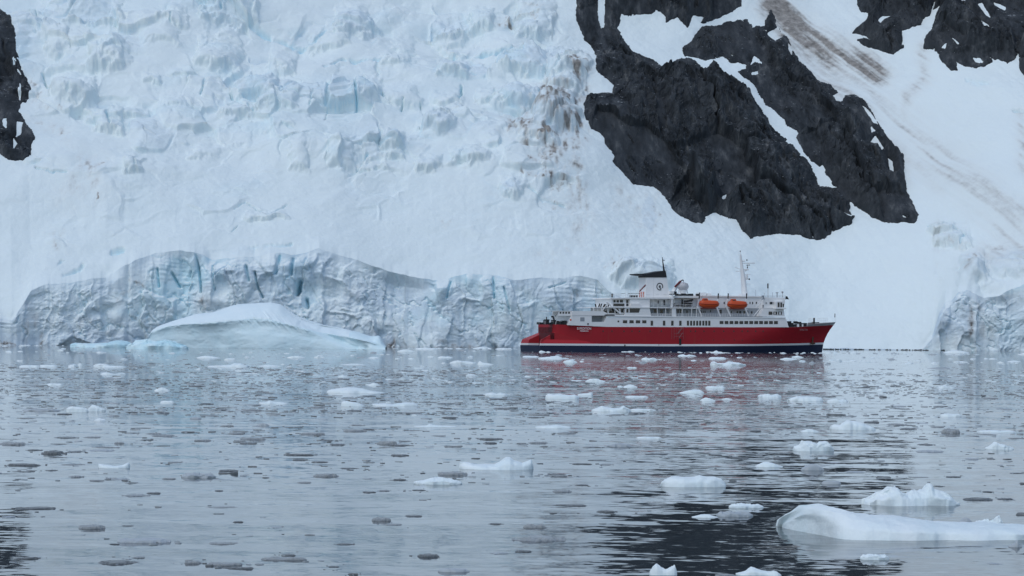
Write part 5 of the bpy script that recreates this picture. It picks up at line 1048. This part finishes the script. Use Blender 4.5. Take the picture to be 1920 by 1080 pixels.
def floe(X, Y, W, dep, th, rot, kind, label, group):
    o = bpy.data.objects.new('ice_floe', FLOES[kind][random.randrange(14)]); COL.objects.link(o)
    o.location = (X, Y, 0); o.scale = (W, dep, th); o.rotation_euler = (0, 0, rot)
    tag(o, label, 'ice floe', group); return o
TR = [(94, 883, 23, 4, 'd'), (140, 895, 27, 7, 'm'), (206, 899, 28, 7, 'm'), (316, 899, 27, 6, 'm'), (238, 987, 20, 3, 'd'), (214, 1021, 20, 2, 'd'), (418, 1021, 57, 7, 'm'), (258, 1047, 24, 7, 'm'), (360, 1057, 32, 9, 'm'), (449, 1067, 55, 6, 'd'), (250, 931, 50, 7, 'm'), (287, 926, 27, 5, 'd'), (427, 884, 37, 6, 'd'),
      (410, 921, 16, 4, 'd'), (445, 980, 22, 6, 'd'), (569, 906, 27, 6, 'm'), (692, 924, 26, 4, 'd'), (720, 921, 19, 4, 'm'), (733, 985, 40, 5, 'm'), (774, 969, 37, 5, 'd'), (930, 984, 27, 5, 'd'), (644, 1022, 38, 5, 'd'), (540, 1043, 27, 7, 'd'), (625, 1064, 23, 4, 'd'), (662, 1078, 20, 6, 'd'), (749, 901, 25, 6, 'd'), (785, 920, 25, 3, 'd'),
      (1070, 949, 65, 5, 'd'), (1055, 923, 35, 9, 'm'), (1136, 872, 30, 4, 'm'), (1763, 913, 20, 4, 'd'), (1855, 923, 20, 4, 'd'), (632, 835, 30, 6, 'd'), (760, 828, 26, 3, 'd'), (920, 832, 24, 6, 'd'), (822, 818, 28, 4, 'm'), (690, 806, 22, 4, 'd'), (665, 809, 45, 8, 'm'), (550, 802, 38, 2, 'd'), (775, 808, 41, 2, 'd'), (1888, 937, 30, 6, 'd'), (1790, 895, 26, 4, 'd'), (1480, 1000, 0, 0, 'd'),
      (120, 822, 44, 5, 'd'), (170, 821, 32, 6, 'm'), (303, 818, 46, 7, 'm'), (242, 813, 30, 4, 'd'), (424, 800, 26, 8, 'm'), (440, 814, 28, 6, 'm'), (372, 827, 18, 6, 'm'), (384, 827, 22, 6, 'm'), (222, 832, 18, 7, 'm'), (448, 829, 24, 8, 'm'), (60, 845, 30, 5, 'd'), (20, 834, 50, 10, 'm'), (140, 848, 32, 4, 'd'), (186, 846, 50, 6, 'g'),
      (1786, 809, 32, 11, 'm'), (1685, 797, 36, 6, 'm'), (1636, 793, 26, 6, 'd'), (1740, 835, 32, 5, 'd'), (1706, 805, 30, 5, 'd'), (1657, 745, 14, 6, 'd'), (1759, 801, 24, 4, 'm')]
for q in TR:
    if q[2] == 0: continue
    X, Y = on_water(q[0], q[1]); X, Y = float(X), float(Y); s_ = Y / F; dep = min(q[2] * s_, .55 * q[3] * Y * Y / (F * CAM_H))
    floe(X, Y + dep / 2, q[2] * s_, dep, max(.02, .34 * q[3] * s_), 0, q[4], None, 'thin clear ice floes')
for px_, py_, w_, h_, k_, lab in [(266, 1018, 94, 11, 'g', 'widest thin grey floe in the left foreground, beaded edge'), (96, 852, 45, 11, 'd', 'dark thick slab of clear ice at the left, above the saddle floe'), (610, 894, 46, 10, 'm', 'rounded grey clear floe left of centre with a small crust behind'), (714, 977, 35, 9, 'm', 'lens shaped grey floe alone in the centre foreground'),
                                (530, 1051, 83, 8, 'm', 'long grey floe near the bottom with a smaller one on its back'), (803, 1045, 40, 8, 'd', 'dark oval floe near the bottom edge, right of centre'), (848, 891, 52, 9, 'm', 'grey clear slab behind the snowy low floe'), (1010, 1016, 96, 14, 'm', 'chunky clear ice slab at the left border of the dark reflection'), (169, 992, 46, 11, 'm', 'dark winged floe with a pale hump at the lower left'),
                                (418, 1061, 62, 8, 'm', 'double oval grey floe near the bottom edge at left'), (726, 833, 39, 10, 'm', 'round grey clear floe in the middle of the water'), (1838, 938, 53, 6, 'd', 'dark flat floe at right behind the largest slab'), (1785, 812, 33, 11, 'm', 'thick grey floe under the bright ridge at right')]:
    X, Y = on_water(px_, py_); X, Y = float(X), float(Y); s_ = Y / F; dep = min(w_ * s_, .5 * h_ * Y * Y / (F * CAM_H))
    floe(X, Y + dep / 2, w_ * s_, dep, max(.03, .5 * h_ * s_), 0, k_, lab, 'thin clear ice floes')
ice_lump('glinting dark ice lump above the chunky clear slab', 980, 1026, 990, twin(7, .35, .75), 'jag', I_MID, name='growler', amp=1.6)
ice_lump('black ice splinter with a forked right end', 409, 447, 888.5, [(0, 3), (.3, 2.5), (.55, 2), (.85, 5), (1, 5)], 'jag', I_DARK, amp=.3)

r2 = np.random.default_rng(5)
def scatter(n, d0, d1, pw=1.0):
    d = (d0 ** (pw + 1) + r2.random(n) * (d1 ** (pw + 1) - d0 ** (pw + 1))) ** (1 / (pw + 1)); x = (r2.random(n) * 2 - 1) * (0.235 * d + 8)
    return x, d
X, Y = scatter(3800, 66, 215); m = r2.random(len(X)) < np.clip(.5 + .9 * fbm(X / 22, Y / 16, 3, 501), .12, 1) * (1 - .75 * sstep(.02, .06, X / Y) * sstep(.17, .12, X / Y) * sstep(135, 105, Y)) * (.35 + .65 * sstep(85, 130, Y))
near = np.stack([X[m], Y[m]], 1)
X, Y = scatter(25000, 190, 470, .55); m = r2.random(len(X)) < np.clip(.55 + 1.1 * fbm(X / 60, Y / 30, 3, 503), .1, 1) * sstep(480, 380, Y)
far = np.stack([X[m], Y[m]], 1)
X, Y = scatter(900, 430, 900, .3); fars = np.stack([X, Y], 1)
allp = np.concatenate([near, far, fars])
def to_photo(X, Y):
    dx, dy = X / Y * F, CAM_H / Y * F; return CX + dx * c_r - dy * s_r, HY + dx * s_r + dy * c_r
ppx, ppy = to_photo(allp[:, 0], allp[:, 1]); okp = np.ones(len(allp), bool)
for cx_, cy_, rx_, ry_ in KEEP: okp &= ((ppx - cx_) / rx_) ** 2 + ((ppy - cy_) / ry_) ** 2 > 1
allp = allp[okp]; W = np.clip(np.exp(r2.normal(-1.05, .66, len(allp))), .1, 1.7) * np.where(allp[:, 1] > 300, 1.15, .95)
asp = r2.random(len(allp)) * .5 + .4; th = np.clip(.012 + .045 * W * (0.2 + r2.random(len(W))), .012, .09); rot = r2.normal(0, .35, len(W)); kd = r2.random(len(W))
scr_w = W / allp[:, 1] * F; inview = np.abs(allp[:, 0] / allp[:, 1]) < .212
order = np.argsort(-(scr_w * inview)); big = order[:225]; rest = order[225:]
for i in big:
    kk = 'd' if kd[i] < .55 else ('m' if kd[i] < .9 else 'g')
    floe(allp[i, 0], allp[i, 1], W[i], W[i] * asp[i], th[i], rot[i], kk, None, 'thin clear ice floes')
sat = []
for o in [q for q in COL.objects if q.name.split('.')[0] == 'ice_floe']:
    if r2.random() < .65 and o.location.y < 240:
        for _ in range(r2.integers(2, 9)): sat.append((o.location.x + r2.normal(0, .75) * o.scale.x, o.location.y + r2.normal(0, 1.3) * o.scale.y, o.scale.x * r2.uniform(.06, .28)))
sat = np.array(sat); ns_ = len(sat)
allp = np.concatenate([allp, sat[:, :2]]); W = np.concatenate([W, sat[:, 2]]); asp = np.concatenate([asp, r2.uniform(.3, .8, ns_)]); th = np.concatenate([th, np.clip(sat[:, 2] * .12, .01, .05)])
rot = np.concatenate([rot, r2.normal(0, .4, ns_)]); kd = np.concatenate([kd, r2.random(ns_)]); rest = np.concatenate([rest, np.arange(len(allp) - ns_, len(allp))])
def mass(name, P_, Wd, As, Th, Ro, mats, mi, label, rise=0.0):
    n = len(P_); k = 7; a = np.linspace(0, 2 * np.pi, k, False)[None, :]
    e = .75 + .5 * r2.random((n, k)); ux, uy = np.cos(a) * .5 * e * Wd[:, None], np.sin(a) * .5 * e * (Wd * As)[:, None]
    c, s_ = np.cos(Ro)[:, None], np.sin(Ro)[:, None]; X_, Y_ = ux * c - uy * s_, ux * s_ + uy * c
    z1 = Th[:, None] * (.5 + r2.random((n, k)) * .6); 
    low = np.stack([X_ + P_[:, :1], Y_ + P_[:, 1:2], 0 * X_ - .05], -1); up = np.stack([X_ * .82 + P_[:, :1], Y_ * .82 + P_[:, 1:2], z1], -1); cen = np.stack([P_[:, 0] + Wd * .1 * (r2.random(n) - .5), P_[:, 1], Th * (1 + rise)], -1)[:, None, :]
    V = np.concatenate([low, up, cen], 1).reshape(-1, 3); st = 2 * k + 1
    tri = [];
    for i in range(k):
        j = (i + 1) % k; tri += [(i, j, k + j), (i, k + j, k + i), (k + i, k + j, 2 * k)]
    T = (np.array(tri)[None] + (np.arange(n) * st)[:, None, None]).reshape(-1, 3)
    me = mesh_np(name, V, T, False)
    for m_ in mats: me.materials.append(m_)
    me.polygons.foreach_set('material_index', np.repeat(mi, len(tri)).astype(np.int32))
    return tag(link(name, me), label, kind='stuff')
mi = np.where(kd[rest] < .42, 0, np.where(kd[rest] < .72, 1, 2))
far_white = (allp[rest, 1] > 300) & (r2.random(len(rest)) < .22)
mi = np.where(far_white, 3, mi)
mass('brash_ice', allp[rest], W[rest], asp[rest], th[rest], rot[rest], [I_DARK, I_MID, I_GREY, I_WHITE], mi, 'small dark bits of brash ice scattered over the water')
X, Y = scatter(800, 170, 900, .1); m = r2.random(len(X)) < np.clip(.3 + 1.2 * fbm(X / 70, Y / 25, 3, 507), .02, 1); Pw = np.stack([X[m], Y[m]], 1); n = len(Pw)
lines = []
for d0, x0, x1, c_ in ((795, 20, 130, 50), (640, -170, 130, 60), (770, 40, 150, 60), (560, 20, 160, 60), (900, -190, -40, 40), (870, -60, 10, 50), (860, -190, -150, 30)):
    xx = x0 + (x1 - x0) * r2.random(c_); lines.append(np.stack([xx, d0 + r2.normal(0, 9, c_) - (0.36 * 0 if d0 != 795 else 0)], 1))
Pw = np.concatenate([Pw] + lines); n = len(Pw)
Ww = np.clip(np.exp(r2.normal(-.35, .6, n)), .2, 2.2) * np.clip(Pw[:, 1] / 420, .5, 1.3)
loc = Pw - np.array([SO.x, SO.y]); lx_, ly_ = loc @ np.array([SA.x, SA.y]), loc @ np.array([SB.x, SB.y])
okw = ~((lx_ > -4) & (lx_ < 114) & (np.abs(ly_) < 10.5)) & (Pw[:, 1] < 925) & ~((np.abs(Pw[:, 0] + 90) < 50) & (np.abs(Pw[:, 1] - 905) < 40))
mass('white_brash_ice', Pw[okw], Ww[okw], .4 + .5 * r2.random(okw.sum()), Ww[okw] * (.05 + .1 * r2.random(okw.sum())), r2.normal(0, .4, okw.sum()), [I_WHITE, I_GREY], (r2.random(okw.sum()) < .25) * 1, 'white crumbs of brash ice drifting in lines on the water', .5)
# dark stones along the snow shore right of the ship
xs_ = np.arange(1475, 1770, 1.2) + r2.random(246)[:len(np.arange(1475, 1770, 1.2))]; dsh = np.interp(xs_, px, shore) - .6 + r2.normal(0, .3, len(xs_)); ax, _ = ray(xs_, 0 * xs_ + 656)
keep_ = r2.random(len(xs_)) < np.clip(.75 + 1.2 * fbm(xs_ / 14, xs_ * 0, 3, 511), 0, 1)
Pk = np.stack([ax * dsh, dsh], 1)[keep_]; n = len(Pk)
mass('shore_stones', Pk, .35 + .5 * r2.random(n), np.full(n, .8), .18 + .3 * r2.random(n), np.zeros(n), [M_ROCK], np.zeros(n), 'thin line of dark stones where the snow meets the water')

# each scattered floe is named by the landmark it floats nearest to
MARKS = [(60, 687, 'the low white floe pair'), (145, 770, 'the slanting square ice block'), (215, 877, 'the saddle shaped floe'), (96, 850, 'the dark thick clear slab'), (266, 1016, 'the widest grey floe'), (360, 896, 'the dirty white slush patch'), (418, 1060, 'the double oval floe'), (169, 990, 'the winged floe with pale hump'), (530, 1050, 'the floe carrying a smaller one'),
         (610, 893, 'the rounded clear floe with crust'), (513, 757, 'the translucent dome with a peak'), (667, 737, 'the smooth broad white mound'), (740, 761, 'the low double ice piece'), (816, 801, 'the flat cake with upright fin'), (726, 832, 'the round grey floe in mid water'), (820, 908, 'the snowy low floe'), (931, 880, 'the raft with an upturned tip'), (714, 976, 'the lens shaped grey floe'), (803, 1044, 'the dark oval floe'),
         (1010, 1014, 'the chunky clear slab'), (1037, 802, 'the low white ice cushion'), (1146, 771, 'the two peaked lump'), (1053, 748, 'the boat shaped ice'), (1217, 822, 'the white crusted floe'), (1160, 837, 'the clear grey hump'), (1300, 913, 'the two lobed white chunk'), (1365, 685, 'the long bumpy ice row'), (1327, 752, 'the round headed lump'), (1525, 845, 'the flat topped notched piece'), (1440, 876, 'the dim white dome'), (1523, 881, 'the grey clear dome'),
         (1510, 752, 'the broad dark footed lump'), (1600, 805, 'the pale dome with a lobe'), (1708, 948, 'the knobbly chunk'), (1690, 1014, 'the largest foreground slab'), (1640, 1050, 'the slushy white patch'), (1783, 781, 'the bright ice ridge'), (1868, 810, 'the long thin white floe'), (1874, 843, 'the pointed ice peak'), (1838, 937, 'the dark flat floe'), (1773, 727, 'the spiky white piece'), (428, 687, 'the winged rounded floe'), (1241, 1078, 'the two headed white piece'), (1420, 1079, 'the ice pile with round head')]
todo = {}
SH = {'clear_dark_ice': 'dark', 'grey_clear_ice': 'grey', 'grey_ice': 'pale grey'}
for o in COL.objects:
    if o.name.split('.')[0] == 'ice_floe' and not o.get('label'):
        fx_, fy_ = to_photo(o.location.x, o.location.y)
        d_, dx_, dy_, nm_ = min((math.hypot(fx_ - a, 2.5 * (fy_ - b)), fx_ - a, fy_ - b, c) for a, b, c in MARKS)
        side = ('right of' if dx_ > 0 else 'left of') if abs(dx_) > 2.5 * abs(dy_) else ('in front of' if dy_ > 0 else 'behind')
        todo.setdefault((SH[o.data.materials[0].name], side, nm_), []).append((d_, o))
ORD = ['nearest', 'second', 'third', 'fourth', 'fifth', 'sixth', 'seventh', 'eighth', 'ninth', 'tenth', 'eleventh', 'twelfth', 'thirteenth', 'fourteenth', 'fifteenth', 'sixteenth']
for (sh_, side, nm_), lst in todo.items():
    lst.sort(key=lambda q: q[0])
    for k, (d_, o) in enumerate(lst):
        if len(lst) == 1: o['label'] = f'thin {sh_} ice floe {side} {nm_}'
        elif k == 0: o['label'] = f'thin {sh_} ice floe closest {side} {nm_}'
        else: o['label'] = f'{ORD[min(k, 15)]} nearest {sh_} ice floe {side} {nm_}'
        o['category'] = 'ice floe'
